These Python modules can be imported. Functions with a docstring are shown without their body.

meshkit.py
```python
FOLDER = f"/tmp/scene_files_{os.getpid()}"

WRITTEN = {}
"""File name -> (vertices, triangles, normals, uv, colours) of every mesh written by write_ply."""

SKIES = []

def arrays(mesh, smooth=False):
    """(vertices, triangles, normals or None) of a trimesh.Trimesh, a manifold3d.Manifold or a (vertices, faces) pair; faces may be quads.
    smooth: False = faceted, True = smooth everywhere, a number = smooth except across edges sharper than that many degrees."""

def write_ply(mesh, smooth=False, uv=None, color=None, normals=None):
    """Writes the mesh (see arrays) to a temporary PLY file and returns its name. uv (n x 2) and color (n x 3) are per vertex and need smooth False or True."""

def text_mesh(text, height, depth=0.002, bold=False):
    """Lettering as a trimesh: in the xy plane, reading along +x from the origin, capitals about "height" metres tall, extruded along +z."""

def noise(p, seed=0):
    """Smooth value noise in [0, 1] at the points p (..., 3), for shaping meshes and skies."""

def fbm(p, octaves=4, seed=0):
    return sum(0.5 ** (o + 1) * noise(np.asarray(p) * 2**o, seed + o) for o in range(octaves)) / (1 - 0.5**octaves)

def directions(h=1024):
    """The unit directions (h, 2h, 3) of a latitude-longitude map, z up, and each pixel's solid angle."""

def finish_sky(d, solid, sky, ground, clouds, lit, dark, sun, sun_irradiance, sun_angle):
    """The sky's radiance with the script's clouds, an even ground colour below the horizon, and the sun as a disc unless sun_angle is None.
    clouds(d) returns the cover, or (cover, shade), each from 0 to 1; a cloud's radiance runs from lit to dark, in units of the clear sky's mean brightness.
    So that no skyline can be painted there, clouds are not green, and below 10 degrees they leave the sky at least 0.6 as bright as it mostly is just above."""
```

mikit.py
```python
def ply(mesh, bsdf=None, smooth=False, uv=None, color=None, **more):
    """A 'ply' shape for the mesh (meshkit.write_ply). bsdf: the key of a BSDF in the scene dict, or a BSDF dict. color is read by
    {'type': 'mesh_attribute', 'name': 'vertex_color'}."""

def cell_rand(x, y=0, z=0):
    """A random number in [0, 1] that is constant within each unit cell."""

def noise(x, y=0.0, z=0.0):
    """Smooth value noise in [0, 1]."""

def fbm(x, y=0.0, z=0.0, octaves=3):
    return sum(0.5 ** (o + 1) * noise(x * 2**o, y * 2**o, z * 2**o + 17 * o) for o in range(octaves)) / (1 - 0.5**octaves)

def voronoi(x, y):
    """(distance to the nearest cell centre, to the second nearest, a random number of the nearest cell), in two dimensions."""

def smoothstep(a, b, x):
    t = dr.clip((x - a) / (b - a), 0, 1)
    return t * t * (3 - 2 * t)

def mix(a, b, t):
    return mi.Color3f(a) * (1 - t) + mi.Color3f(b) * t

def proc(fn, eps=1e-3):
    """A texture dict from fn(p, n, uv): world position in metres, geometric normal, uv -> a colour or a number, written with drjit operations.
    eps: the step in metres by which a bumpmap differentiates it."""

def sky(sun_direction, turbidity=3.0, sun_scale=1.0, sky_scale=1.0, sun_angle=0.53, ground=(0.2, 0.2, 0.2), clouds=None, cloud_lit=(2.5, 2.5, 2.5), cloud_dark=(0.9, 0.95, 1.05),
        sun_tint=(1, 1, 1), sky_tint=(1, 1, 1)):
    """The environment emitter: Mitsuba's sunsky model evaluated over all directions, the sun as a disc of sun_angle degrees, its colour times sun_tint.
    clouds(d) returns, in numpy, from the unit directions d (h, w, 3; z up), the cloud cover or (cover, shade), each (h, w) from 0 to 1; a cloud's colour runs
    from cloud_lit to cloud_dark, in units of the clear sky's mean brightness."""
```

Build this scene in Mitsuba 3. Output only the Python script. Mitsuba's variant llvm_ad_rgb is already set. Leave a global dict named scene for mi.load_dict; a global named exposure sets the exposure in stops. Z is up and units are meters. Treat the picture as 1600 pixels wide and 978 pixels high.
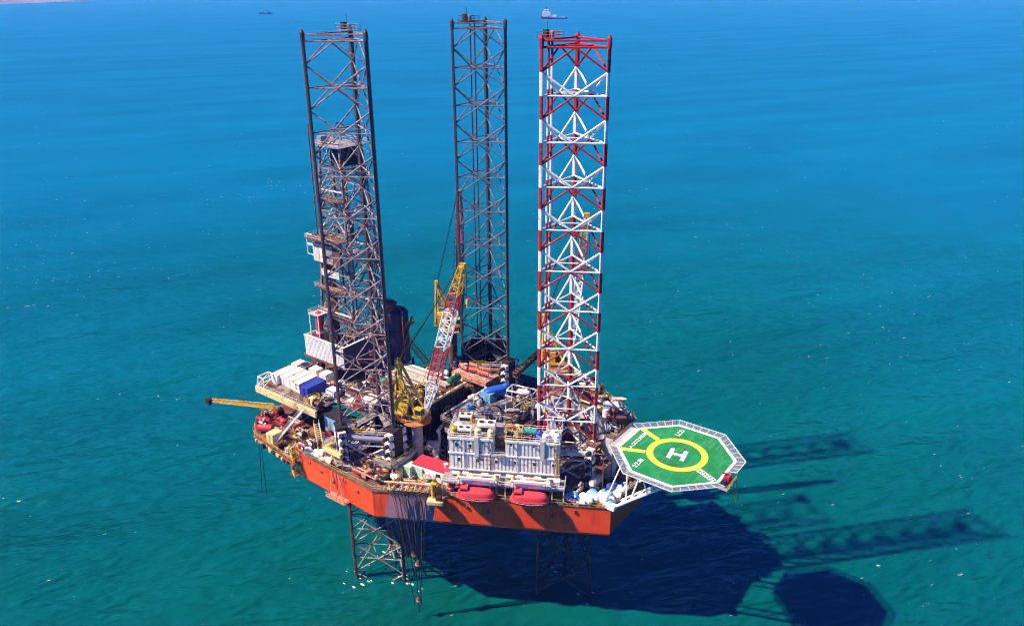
import math, random
import numpy as np, trimesh, drjit as dr, mitsuba as mi, mikit, meshkit
from mikit import proc, noise, fbm, smoothstep, mix
from shapely.geometry import Polygon, Point
T = mi.ScalarTransform4f
rnd = random.Random(7)
scene, labels = {'type': 'scene'}, {}

# ---------------------------------------------------------------- camera, sky, exposure
# rig frame: x runs to the bow, y to port, z up from the still water, metres
CAM, HEAD, PITCH, ROLL = np.array([120.24, -129.19, 133.76]), 2.2108, 0.3928, 0.0066
fw = np.array([math.cos(HEAD) * math.cos(PITCH), math.sin(HEAD) * math.cos(PITCH), -math.sin(PITCH)])
rt = np.array([math.sin(HEAD), -math.cos(HEAD), 0.0])
up = np.cross(rt, fw) + ROLL * rt
scene['camera'] = {'type': 'perspective', 'fov': 65.17, 'fov_axis': 'x', 'near_clip': 1.0, 'far_clip': 40000.0,
                   'to_world': T().look_at(origin=CAM.tolist(), target=(CAM + fw * 100).tolist(), up=up.tolist())}
scene['sky'] = mikit.sky((-0.60, -0.66, 0.98), turbidity=2.2, sun_angle=0.8, sky_scale=0.34, sun_tint=(1.02, 1.0, 0.96), sky_tint=(0.17, 0.70, 1.85), ground=(0.02, 0.10, 0.13))
exposure = 2.5

# ---------------------------------------------------------------- materials
def C(*rgb):
    return {'type': 'rgb', 'value': list(rgb)}
def pr(name, rgb, rough=0.55, metal=0.0, spec=0.4):
    col = rgb if isinstance(rgb, dict) else C(*rgb)
    scene[name] = {'type': 'twosided', 'bsdf': {'type': 'principled', 'base_color': col, 'roughness': rough, 'metallic': metal, 'specular': spec}}
def worn(name, a, b, rust, amount, scale=0.35, rough=0.6, streak=1.0):
    """paint with tone drift, rust blotches and runs"""
    def fn(p, n, uv):
        big = fbm(p.x * scale, p.y * scale, p.z * scale * streak, 3)
        fine = fbm(p.x * 1.9 + 7, p.y * 1.9, p.z * 1.9 * streak, 3)
        r = smoothstep(1.0 - amount, 1.15 - amount, big * 0.55 + fine * 0.5)
        return mix(mix(a, b, smoothstep(.3, .7, fine)), rust, r)
    pr(name, proc(fn), rough)
RUST = (0.11, 0.040, 0.022)
worn('leg_steel', (0.075, 0.056, 0.074), (0.046, 0.036, 0.050), (0.12, 0.060, 0.045), 0.48)
worn('leg_blue_steel', (0.060, 0.052, 0.082), (0.036, 0.034, 0.058), (0.07, 0.045, 0.045), 0.42)
worn('brace_steel', (0.36, 0.28, 0.32), (0.17, 0.125, 0.15), (0.14, 0.075, 0.06), 0.46)
worn('brace_blue_steel', (0.19, 0.19, 0.25), (0.10, 0.105, 0.15), (0.09, 0.06, 0.06), 0.42)
worn('leg_red', (0.42, 0.022, 0.030), (0.34, 0.016, 0.024), (0.20, 0.03, 0.03), 0.42)
worn('leg_white', (0.80, 0.80, 0.82), (0.68, 0.69, 0.72), (0.38, 0.24, 0.18), 0.30)
worn('leg_wet', (0.070, 0.048, 0.046), (0.040, 0.028, 0.030), (0.13, 0.075, 0.055), 0.50)
worn('brace_wet', (0.42, 0.33, 0.30), (0.22, 0.15, 0.14), (0.07, 0.035, 0.03), 0.50)
worn('rust_steel', (0.16, 0.060, 0.040), (0.10, 0.040, 0.030), (0.26, 0.13, 0.08), 0.46)
worn('dark_steel', (0.026, 0.021, 0.030), (0.016, 0.013, 0.019), (0.06, 0.026, 0.020), 0.44)
worn('grey_steel', (0.30, 0.29, 0.33), (0.21, 0.20, 0.24), (0.18, 0.10, 0.075), 0.40)
worn('pale_steel', (0.62, 0.60, 0.62), (0.46, 0.44, 0.47), (0.30, 0.17, 0.12), 0.38)
worn('white_paint', (0.82, 0.82, 0.84), (0.70, 0.70, 0.73), (0.38, 0.24, 0.17), 0.36)
worn('groove_white', (0.52, 0.53, 0.58), (0.44, 0.45, 0.50), (0.34, 0.22, 0.18), 0.30)
worn('yellow_paint', (0.62, 0.40, 0.035), (0.50, 0.31, 0.030), (0.22, 0.11, 0.03), 0.42)
worn('cream_paint', (0.70, 0.60, 0.34), (0.58, 0.48, 0.26), (0.28, 0.14, 0.07), 0.42)
worn('boom_red', (0.42, 0.030, 0.045), (0.30, 0.022, 0.034), (0.50, 0.24, 0.24), 0.40)
worn('derrick_steel', (0.30, 0.24, 0.27), (0.17, 0.12, 0.14), (0.12, 0.045, 0.035), 0.50)
worn('salmon_paint', (0.58, 0.27, 0.20), (0.46, 0.20, 0.15), (0.20, 0.09, 0.06), 0.42)
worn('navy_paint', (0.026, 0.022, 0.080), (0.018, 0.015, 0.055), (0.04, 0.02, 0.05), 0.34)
pr('blue_paint', (0.020, 0.045, 0.36))
pr('sky_blue_paint', (0.14, 0.38, 0.68))
pr('tarp_blue', (0.012, 0.10, 0.55), 0.5)
pr('teal_paint', (0.03, 0.28, 0.27))
pr('mint_paint', (0.42, 0.60, 0.50))
pr('green_paint', (0.02, 0.13, 0.06))
pr('roof_red', (0.50, 0.035, 0.060), 0.5)
pr('lifeboat_red', (0.68, 0.055, 0.075), 0.35)
pr('magenta_paint', (0.34, 0.03, 0.20))
pr('orange_paint', (0.62, 0.20, 0.05))
pr('black_rubber', (0.012, 0.011, 0.014), 0.7)
pr('glass_dark', (0.02, 0.025, 0.03), 0.15, 0.0, 0.8)
pr('cloth_white', (0.80, 0.80, 0.82), 0.9, 0, 0.1)
pr('pipe_steel', (0.36, 0.27, 0.27), 0.45, 0.1)
pr('pipe_blue', (0.20, 0.21, 0.34), 0.45)
pr('ship_hull', (0.006, 0.010, 0.06), 0.5)
pr('galvanised', (0.58, 0.60, 0.64), 0.5)
pr('net_cord', (0.24, 0.30, 0.42), 0.8)
pr('rope_dark', (0.018, 0.014, 0.018), 0.8)
pr('mark_white', (0.82, 0.84, 0.83), 0.6)
pr('mark_yellow', (0.80, 0.66, 0.06), 0.6)

def hull_paint(p, n, uv):
    base = mix((0.88, 0.078, 0.013), (0.78, 0.060, 0.010), smoothstep(.35, .65, fbm(p.x * .25, p.y * .25, p.z * .25, 3)))
    run = fbm(p.x * 2.3, p.y * 2.3, p.z * 0.13, 3) * 0.7 + fbm(p.x * .3, p.y * .3, p.z * .2 + 3, 2) * 0.3
    base = mix(base, (0.24, 0.060, 0.040), smoothstep(.58, .74, run) * 0.45)
    seam = dr.abs(p.x / 3.1 - dr.floor(p.x / 3.1) - .5)
    base = mix(base, (0.58, 0.060, 0.016), smoothstep(.485, .5, seam) * 0.35)
    # bare grey primer area on the starboard bow side
    w = p.x + 2.2 * (fbm(p.x * .6, p.z * .6, 5.0, 3) - .5)
    grey = smoothstep(12.0, 13.4, w) * (1 - smoothstep(21.2, 22.2, w)) * dr.select(p.y < -15, 1.0, 0.0)
    return mix(base, mix((0.38, 0.19, 0.26), (0.31, 0.25, 0.35), smoothstep(.35, .7, fbm(p.x * .8, p.z * .8, 1.0, 3))), grey * 0.95)
pr('hull_paint', proc(hull_paint), 0.5)
def deck_paint(p, n, uv):
    a = fbm(p.x * .22, p.y * .22, 0.0, 4); b = fbm(p.x * 1.7, p.y * 1.7, 4.0, 3)
    c = mix((0.135, 0.080, 0.070), (0.070, 0.046, 0.048), smoothstep(.35, .65, a))
    c = mix(c, (0.24, 0.12, 0.075), smoothstep(.55, .75, b))
    return mix(c, (0.26, 0.25, 0.25), smoothstep(.60, .75, fbm(p.x * .5 + 9, p.y * .5, 2.0, 3)) * .7)
pr('deck_paint', proc(deck_paint), 0.7)
def heli_paint(p, n, uv):
    a = fbm(p.x * .5, p.y * .5, 0.0, 4); b = fbm(p.x * 3, p.y * .4, 2.0, 3)
    c = mix((0.012, 0.205, 0.066), (0.018, 0.255, 0.092), smoothstep(.3, .7, a))
    c = mix(c, (0.08, 0.27, 0.15), smoothstep(.56, .75, b) * .6)
    sx, sy = dr.abs(p.x / 2.4 - dr.floor(p.x / 2.4) - .5), dr.abs(p.y / 5.2 - dr.floor(p.y / 5.2) - .5)
    c = mix(c, (0.010, 0.12, 0.05), dr.maximum(smoothstep(.482, .5, sx), smoothstep(.491, .5, sy)) * .55)
    scuff = smoothstep(.60, .72, fbm(p.x * .35 + 3, p.y * 2.6, 9.0, 3)) * smoothstep(8.5, 2.0, dr.sqrt(dr.square(p.x - 64.4) + dr.square(p.y)))
    return mix(c, (0.035, 0.05, 0.04), scuff * .5)
pr('heli_green', proc(heli_paint), 0.75, 0, 0.2)

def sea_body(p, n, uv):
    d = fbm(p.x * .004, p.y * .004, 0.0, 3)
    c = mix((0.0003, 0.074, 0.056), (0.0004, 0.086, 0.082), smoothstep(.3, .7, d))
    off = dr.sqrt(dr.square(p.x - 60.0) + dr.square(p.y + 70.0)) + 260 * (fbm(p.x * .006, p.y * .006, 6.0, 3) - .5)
    c = mix(c, (0.0004, 0.142, 0.305), smoothstep(0.0, 640.0, off))      # bluer with distance: far sky reflection and haze put into the body colour
    u, v = -p.x * .836 + p.y * .549, p.x * .549 + p.y * .836
    c = c * (0.84 + 0.32 * fbm(u * .03, v * .007, 2.0, 4))                # bands of clearer and cloudier water
    a = fbm(u * .62, v * .30, 1.0, 3); b = fbm(p.x * .02, p.y * .02, 8.0, 2)
    f = smoothstep(.796, .885, a * .68 + b * .08 + fbm(u * 1.9, v * .8, 3.0, 2) * .28)
    return mix(c, (0.50, 0.62, 0.64), f * 0.7)
def sea_ripple(p, n, uv):
    u, v = -p.x * .836 + p.y * .549 + 3.0 * noise(p.x * .02, p.y * .02, 1.0), p.x * .549 + p.y * .836
    return (noise(u * .045, v * .014, 3.0) * 3.2 + noise(u * .14, v * .04, 0.0) * 1.5 + noise(u * .34, v * .11, 5.0) * .55 + noise(u * .8, v * .30, 9.0) * .50 + noise(u * 1.7, v * .7, 2.0) * .22)
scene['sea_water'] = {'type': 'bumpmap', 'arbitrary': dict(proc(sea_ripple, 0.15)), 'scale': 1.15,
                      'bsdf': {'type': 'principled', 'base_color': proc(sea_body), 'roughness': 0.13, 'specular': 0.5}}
pr('land_far', (0.15, 0.16, 0.17), 0.9)

# ---------------------------------------------------------------- mesh helpers
def rotz(a):
    c, s = math.cos(a), math.sin(a)
    return np.array([[c, -s, 0], [s, c, 0], [0, 0, 1.0]])
class MB:
    def __init__(self):
        self.v, self.f, self.n = [], [], 0
    def raw(self, v, f):
        self.v.append(np.asarray(v, float)); self.f.append(np.asarray(f, int) + self.n); self.n += len(v)
        return self
    def box(self, c, s, a=0.0, tilt=None, top=None):
        x, y, z = np.array(s) / 2
        v = np.array([[i * x, j * y, k * z] for k in (-1, 1) for j in (-1, 1) for i in (-1, 1)], float)
        if top is not None:
            v[4:, 0] *= top[0]; v[4:, 1] *= top[1]
        if tilt is not None:
            v = v @ np.asarray(tilt).T
        if a:
            v = v @ rotz(a).T
        return self.raw(v + np.array(c, float), [[0, 2, 3], [0, 3, 1], [4, 5, 7], [4, 7, 6], [0, 1, 5], [0, 5, 4], [2, 6, 7], [2, 7, 3], [0, 4, 6], [0, 6, 2], [1, 3, 7], [1, 7, 5]])
    def tube(self, p, q, r, n=6, r2=None, cap=True, roll=0.0):
        p, q = np.array(p, float), np.array(q, float)
        d = q - p; L = np.linalg.norm(d)
        if L < 1e-6:
            return self
        d /= L
        a = np.cross(d, [0, 0, 1.0] if abs(d[2]) < 0.95 else [1.0, 0, 0]); a /= np.linalg.norm(a); b = np.cross(d, a)
        t = np.arange(n) * 2 * np.pi / n + roll
        ring = np.cos(t)[:, None] * a + np.sin(t)[:, None] * b
        v = np.vstack([p + ring * r, q + ring * (r if r2 is None else r2)])
        i = np.arange(n); j = (i + 1) % n
        f = np.vstack([np.stack([i, j, j + n], 1), np.stack([i, j + n, i + n], 1)])
        if cap:
            f = np.vstack([f, [[0, k + 1, k] for k in range(1, n - 1)], [[n, n + k, n + k + 1] for k in range(1, n - 1)]])
        return self.raw(v, f)
    def beam(self, p, q, w, h=None):
        """square bar"""
        return self.tube(p, q, w * .7071, 4, roll=math.pi / 4)
    def path(self, pts, r, n=6):
        for a, b in zip(pts[:-1], pts[1:]):
            self.tube(a, b, r, n)
        return self
    def lathe(self, c, prof, n=16, axis='z'):
        prof = np.array(prof, float); t = np.arange(n) * 2 * np.pi / n
        v = np.concatenate([np.stack([r * np.cos(t), r * np.sin(t), np.full(n, z)], 1) for r, z in prof])
        f = []
        for k in range(len(prof) - 1):
            i = np.arange(n) + k * n; j = (np.arange(n) + 1) % n + k * n
            f += [np.stack([i, j, j + n], 1), np.stack([i, j + n, i + n], 1)]
        f = np.vstack(f + [np.array([[0, k + 1, k] for k in range(1, n - 1)]), np.array([[0, k, k + 1] for k in range(1, n - 1)]) + (len(prof) - 1) * n])
        if axis == 'x':
            v = v[:, [2, 0, 1]]
        if axis == 'y':
            v = v[:, [1, 2, 0]]
        return self.raw(v + np.array(c, float), f)
    def prism(self, poly, z0, z1):
        m = trimesh.creation.extrude_polygon(poly if isinstance(poly, Polygon) else Polygon(poly), z1 - z0, engine='earcut')
        return self.raw(m.vertices + [0, 0, z0], m.faces)
    def mesh(self, m, M=np.eye(3), t=(0, 0, 0)):
        return self.raw(np.asarray(m.vertices) @ np.asarray(M).T + np.array(t, float), m.faces)
    def blob(self, c, s, seed=0, amp=.35, sub=2):
        m = trimesh.creation.icosphere(subdivisions=sub)
        v = np.array(m.vertices); k = meshkit.fbm(v * 1.4 + seed * 3.1, 3, seed)
        return self.raw(v * (1 + amp * (k[:, None] - .5) * 2) * np.array(s) + np.array(c, float), m.faces)
    def move(self, t=(0, 0, 0), a=0.0, s=1.0):
        R = rotz(a)
        self.v = [(v * s) @ R.T + np.array(t, float) for v in self.v]
        return self
    def get(self):
        return trimesh.Trimesh(np.vstack(self.v), np.vstack(self.f), process=False)

taken = {}
def key_of(name):
    n = taken.get(name, -1) + 1; taken[name] = n
    return name if n == 0 else f'{name}_{n:03d}'
def thing(name, label, cat, group=None):
    k = key_of(name); labels[k] = {'label': label, 'category': cat}
    if group:
        labels[k]['group'] = group
    return k
def part(holder, name, mb, mat, label=None, stuff=False, smooth=False, to=None):
    k = key_of(holder + '__' + name)
    d = mb if isinstance(mb, dict) else mikit.ply(mb.get(), mat, smooth=smooth)
    if isinstance(mb, dict):
        d = {**mb, 'bsdf': {'type': 'ref', 'id': mat}}
    if to is not None:
        d['to_world'] = to
    scene[k] = d
    if label or stuff:
        labels[k] = {}
        if label:
            labels[k]['label'] = label
        if stuff:
            labels[k]['kind'] = 'stuff'
    return k
def struct(name, mb, mat, smooth=False, **more):
    scene[name] = mikit.ply(mb.get() if isinstance(mb, MB) else mb, mat, smooth=smooth, **more)
    labels[name] = {'kind': 'structure'}
class Proto:
    """a kind of thing: list of (part name, ply, material), spawned under its own key with its own place"""
    def __init__(self):
        self.parts = []
    def add(self, name, mb, mat, smooth=False):
        self.parts.append((name, mikit.ply(mb.get(), mat, smooth=smooth), mat)); return self
    def spawn(self, name, label, cat, loc, a=0.0, s=1.0, group=None, swap={}):
        k = thing(name, label, cat, group)
        s3 = [s, s, s] if np.isscalar(s) else list(s)
        to = T().translate(list(map(float, loc))).rotate([0, 0, 1], math.degrees(a)).scale(s3)
        for pn, d, m in self.parts:
            part(k, pn, d, swap.get(m, m), to=to)
        return k
def rail(path, h=1.1, step=2.0, r=0.045, closed=False, tiers=(1.0, .52)):
    """handrail along points"""
    mb = MB(); pts = [np.array(p, float) for p in path]
    if closed:
        pts.append(pts[0])
    for a, b in zip(pts[:-1], pts[1:]):
        L = np.linalg.norm(b - a); n = max(1, int(round(L / step)))
        for i in range(n + 1):
            p = a + (b - a) * i / n
            mb.tube(p, p + [0, 0, h], r, 4)
        for t in tiers:
            mb.tube(a + [0, 0, h * t], b + [0, 0, h * t], r, 4)
    return mb
def stair(p, q, w, mbs=None):
    """two stringers and treads from p down to q; returns (stringers, treads)"""
    p, q = np.array(p, float), np.array(q, float); d = q - p
    hz = np.array([d[0], d[1], 0]); hz /= np.linalg.norm(hz); sd = np.array([-hz[1], hz[0], 0])
    a, b = MB(), MB()
    for s in (-1, 1):
        a.beam(p + sd * s * w / 2, q + sd * s * w / 2, .22)
        a.beam(p + sd * s * w / 2 + [0, 0, 1], q + sd * s * w / 2 + [0, 0, 1], .08)
        for i in range(5):
            c = p + d * i / 4 + sd * s * w / 2; a.tube(c, c + [0, 0, 1], .05, 4)
    n = int(abs(d[2]) / .25)
    ang = math.atan2(hz[1], hz[0])
    for i in range(n):
        b.box(p + d * (i + .5) / n, (.28, w, .05), ang)
    return a, b

# ---------------------------------------------------------------- sea and far coast
def disc(rings, n, z=0.0):
    v = [[0, 0, z]]; f = []
    for r in rings:
        for i in range(n):
            a = 2 * math.pi * i / n; v.append([r * math.cos(a), r * math.sin(a), z])
    f += [[0, 1 + i, 1 + (i + 1) % n] for i in range(n)]
    for k in range(len(rings) - 1):
        o, p = 1 + k * n, 1 + (k + 1) * n
        for i in range(n):
            j = (i + 1) % n; f += [[o + i, p + i, p + j], [o + i, p + j, o + j]]
    return trimesh.Trimesh(np.array(v, float), np.array(f), process=False)
sea = disc([40 * 1.28 ** k for k in range(28)], 72)
sea.vertices += [40.0, 0, 0]
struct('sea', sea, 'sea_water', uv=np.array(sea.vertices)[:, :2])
# low coast across the bay: a ridge strip seen at the top left corner
cam_dir = lambda az, r: CAM[:2] + r * np.array([math.cos(HEAD + az), math.sin(HEAD + az)])
NA, NR = 90, 8
gv, gf = [], []
for i in range(NA):
    az = math.radians(24.0 + 30.0 * i / (NA - 1))
    shore = 7353 - (math.degrees(az) - 29.5) * 226 + 160 * (meshkit.noise(np.array([i * .31, 2.0, 0])) - .5)
    for j in range(NR):
        t = j / (NR - 1); p = cam_dir(az, shore + 2600 * t)
        h = -2 + 130 * math.sin(math.pi * min(1, t * 1.3) * .5) * (.35 + 1.0 * meshkit.fbm(np.array([i * .16, j * .6, 4.0]), 4)) if j else -3.0
        gv.append([p[0], p[1], h])
for i in range(NA - 1):
    for j in range(NR - 1):
        a = i * NR + j; gf += [[a, a + NR, a + NR + 1], [a, a + NR + 1, a + 1]]
struct('coast_hills', trimesh.Trimesh(np.array(gv), np.array(gf), process=False), 'land_far', smooth=True)

# sea air: a thin blue haze between the camera and the coast
scene['sea_air'] = {'type': 'homogeneous', 'albedo': C(0.90, 0.95, 0.97), 'sigma_t': {'type': 'rgb', 'value': [1.2e-5, 3.0e-5, 1.6e-4]}}
scene['haze'] = {'type': 'cube', 'bsdf': {'type': 'null'}, 'interior': {'type': 'ref', 'id': 'sea_air'}, 'to_world': T().translate([0, 0, 67.5]).scale([32000, 32000, 69.5])}
labels['haze'] = {'kind': 'stuff'}
scene['camera']['medium'] = {'type': 'ref', 'id': 'sea_air'}

# ---------------------------------------------------------------- hull
ZB, ZD = 26.0, 33.0
OUT = [(-14.5, -31), (10, -31.8), (54.5, -7.2), (54.5, 7.2), (10, 31.8), (-14.5, 31)]
hull = thing('rig_hull', 'orange triangular steel hull of the jack-up rig standing above the sea', 'platform hull')
hb = MB(); hp = np.array(OUT); cen = hp.mean(0)
lo = (hp - cen) * 0.985 + cen
v = np.vstack([np.c_[lo, np.full(6, ZB)], np.c_[hp, np.full(6, ZB + 0.7)], np.c_[hp, np.full(6, ZD)]])
f = []
for r in (0, 6):
    for i in range(6):
        j = (i + 1) % 6; f += [[r + i, r + j, r + j + 6], [r + i, r + j + 6, r + i + 6]]
f += [[0, k + 1, k] for k in range(1, 5)] + [[12, 12 + k, 12 + k + 1] for k in range(1, 5)]
part(hull, 'shell_plating', hb.raw(v, f), 'hull_paint')
dk = MB(); di = (hp - cen) * 0.997 + cen
part(hull, 'main_deck', dk.prism([tuple(p) for p in di], ZD + .004, ZD + .06), 'deck_paint')
for i, (a, b) in enumerate(zip(OUT, OUT[1:] + OUT[:1])):
    mb = MB(); a3, b3 = np.array([*a, ZD + .12]), np.array([*b, ZD + .12])
    part(hull, 'gutter_bar', mb.beam(a3, b3, .26), 'rust_steel')
    part(hull, 'handrail', rail([(*a, ZD + .2), (*b, ZD + .2)], 1.2, 2.2, .05), 'yellow_paint' if i in (0, 1) else 'pale_steel')
for x0, n, side in ((-11, 5, 0), (24, 7, 1)):     # rub bars and pad eyes on the plating
    for k in range(n):
        x = x0 + k * (4.1 if side == 0 else 4.0)
        y = -31.0 - (x + 14.5) * .8 / 24.5 if side == 0 else -31.8 + (x - 10) * 24.6 / 44.5
        part(hull, 'pad_eye', MB().box((x, y - .12, 31.9 - (k % 3) * .9), (.5, .34, .5)), 'rust_steel')

# ---------------------------------------------------------------- truss legs
R3, BAY = 6.928, 8.4008
CH = [np.array([R3 * math.cos(math.radians(a)), R3 * math.sin(math.radians(a)), 0]) for a in (0, 120, 240)]
def toothed(h, w, th, ang, pitch=.42):
    n = max(2, int(h / pitch)); t = w / 2; pts = []
    for i in range(n):
        z = h * i / n; d = h / n
        pts += [(t, z), (t, z + d * .30), (t - .13, z + d * .42), (t - .13, z + d * .86)]
    left = [(-x, z) for x, z in reversed(pts)]
    m = trimesh.creation.extrude_polygon(Polygon(pts + [(t - .13, h), (-t + .13, h)] + left), th, engine='earcut')
    v = np.array(m.vertices); v[:, 2] -= th / 2
    a = ang + math.pi / 2                    # width along the tangent, thickness radial
    tang, radial = np.array([math.cos(a), math.sin(a), 0]), np.array([math.cos(ang), math.sin(ang), 0])
    return v[:, :1] * tang + v[:, 1:2] * np.array([0, 0, 1.0]) + v[:, 2:3] * radial, m.faces
def chord_ply(i, h):
    ang = math.radians((0, 120, 240)[i]); mb = MB()
    mb.tube(CH[i], CH[i] + [0, 0, h], .36, 10, cap=True)
    v, f = toothed(h, 1.08, .20, ang); mb.raw(v + CH[i], f)
    return mikit.ply(mb.get(), 'leg_steel', smooth=False)
MID = [(CH[i] + CH[(i + 1) % 3]) / 2 for i in range(3)]
HB = np.array([0, 0, BAY / 2])
def braces(rd, rh, ri):
    mk = lambda p, q, r: mikit.ply(MB().tube(p, q, r, 8).get(), 'leg_steel', smooth=40)
    return ([[mk(MID[i], CH[(i + e) % 3] + HB, rd) for e in (0, 1)] for i in range(3)], [[mk(MID[i], CH[(i + e) % 3] - HB, rd * .86) for e in (0, 1)] for i in range(3)],
            [mk(CH[i], CH[(i + 1) % 3], rh) for i in range(3)], [mk(MID[i], MID[(i + 1) % 3], ri) for i in range(3)])
THIN, THICK = braces(.165, .14, .10), braces(.215, .19, .14)
HALF = [chord_ply(i, BAY / 2) for i in range(3)]
def leg(label, x, y, ztop, chord_m, brace_m, red=None, wet_m='brace_wet'):
    k = thing('truss_leg', label, 'rig leg', None)
    UPB, LOB, HOR, INN = THICK if red else THIN
    tr = lambda z: T().translate([x, y, z])
    for i in range(3):
        if red:
            z = ztop; n = 0
            while z > 26:
                part(k, 'chord', HALF[i], red if n % 2 == 0 else chord_m, to=tr(z - BAY / 2)); z -= BAY / 2; n += 1
            zl = z
        else:
            part(k, 'chord', chord_ply(i, ztop - 26), chord_m, to=tr(26)); zl = 26
        part(k, 'wet_chord', chord_ply(i, zl + 4), 'leg_wet', to=tr(-4))
        cap = MB().tube(CH[i] + [0, 0, 0], CH[i] + [0, 0, 1.5], .46, 8).tube(CH[i] + [0, 0, 1.5], CH[i] + [0, 0, 2.1], .46, 8, .12)
        part(k, 'chord_cap', cap, red or chord_m, to=tr(ztop))
        part(k, 'top_brace', HOR[i], red or brace_m, to=tr(ztop + 1.15))
    for n in range(16):
        z = ztop - n * BAY
        if z < -5:
            break
        wet = z < 30
        hm = wet_m if wet else (red if red and n == 0 else brace_m)
        um = wet_m if wet else brace_m
        lm = wet_m if wet else (red or brace_m)
        for i in range(3):
            part(k, 'horizontal_brace', HOR[i], hm, to=tr(z))
            part(k, 'inner_brace', INN[i], hm, to=tr(z))
            for e in (0, 1):
                if n:
                    part(k, 'upper_diagonal', UPB[i][e], um, to=tr(z))
                if z > -1:
                    part(k, 'lower_diagonal', LOB[i][e], lm, to=tr(z))
    return k
LEGS = [(0, -21.17, 123.7), (0, 21.17, 124.0), (38.91, 0, 122.8)]
legL = leg('dark grey truss leg in front of the drilling derrick', *LEGS[0], 'leg_steel', 'brace_steel')
legM = leg('dark bluish truss leg rising from the far side of the hull', *LEGS[1], 'leg_blue_steel', 'brace_blue_steel')
legR = leg('red and white banded truss leg nearest to the helicopter deck', *LEGS[2], 'leg_white', 'leg_white', 'leg_red', 'leg_wet')  # braces below the hull coloured darker here: the shade there is in the colour
# service pipes running up two of the legs
for key, (x, y, zt), offs, red in ((legM, LEGS[1], ((-3.3, .2), (-3.1, 1.5)), False), (legR, LEGS[2], ((-3.3, -4.0), (-3.3, -2.8)), True)):
    for ox, oy in offs:
        if red:
            seg = mikit.ply(MB().tube((ox, oy, 0), (ox, oy, BAY / 2), .24, 8).get(), 'leg_red', smooth=40); z, n = zt + 1, 0
            while z > 42:
                part(key, 'service_pipe', seg, 'leg_red' if n % 2 == 0 else 'leg_white', to=T().translate([x, y, z - BAY / 2])); z -= BAY / 2; n += 1
        else:
            part(key, 'service_pipe', MB().tube((x + ox, y + oy, 40), (x + ox, y + oy, zt + 1), .16, 8), 'leg_blue_steel', smooth=40)
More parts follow.
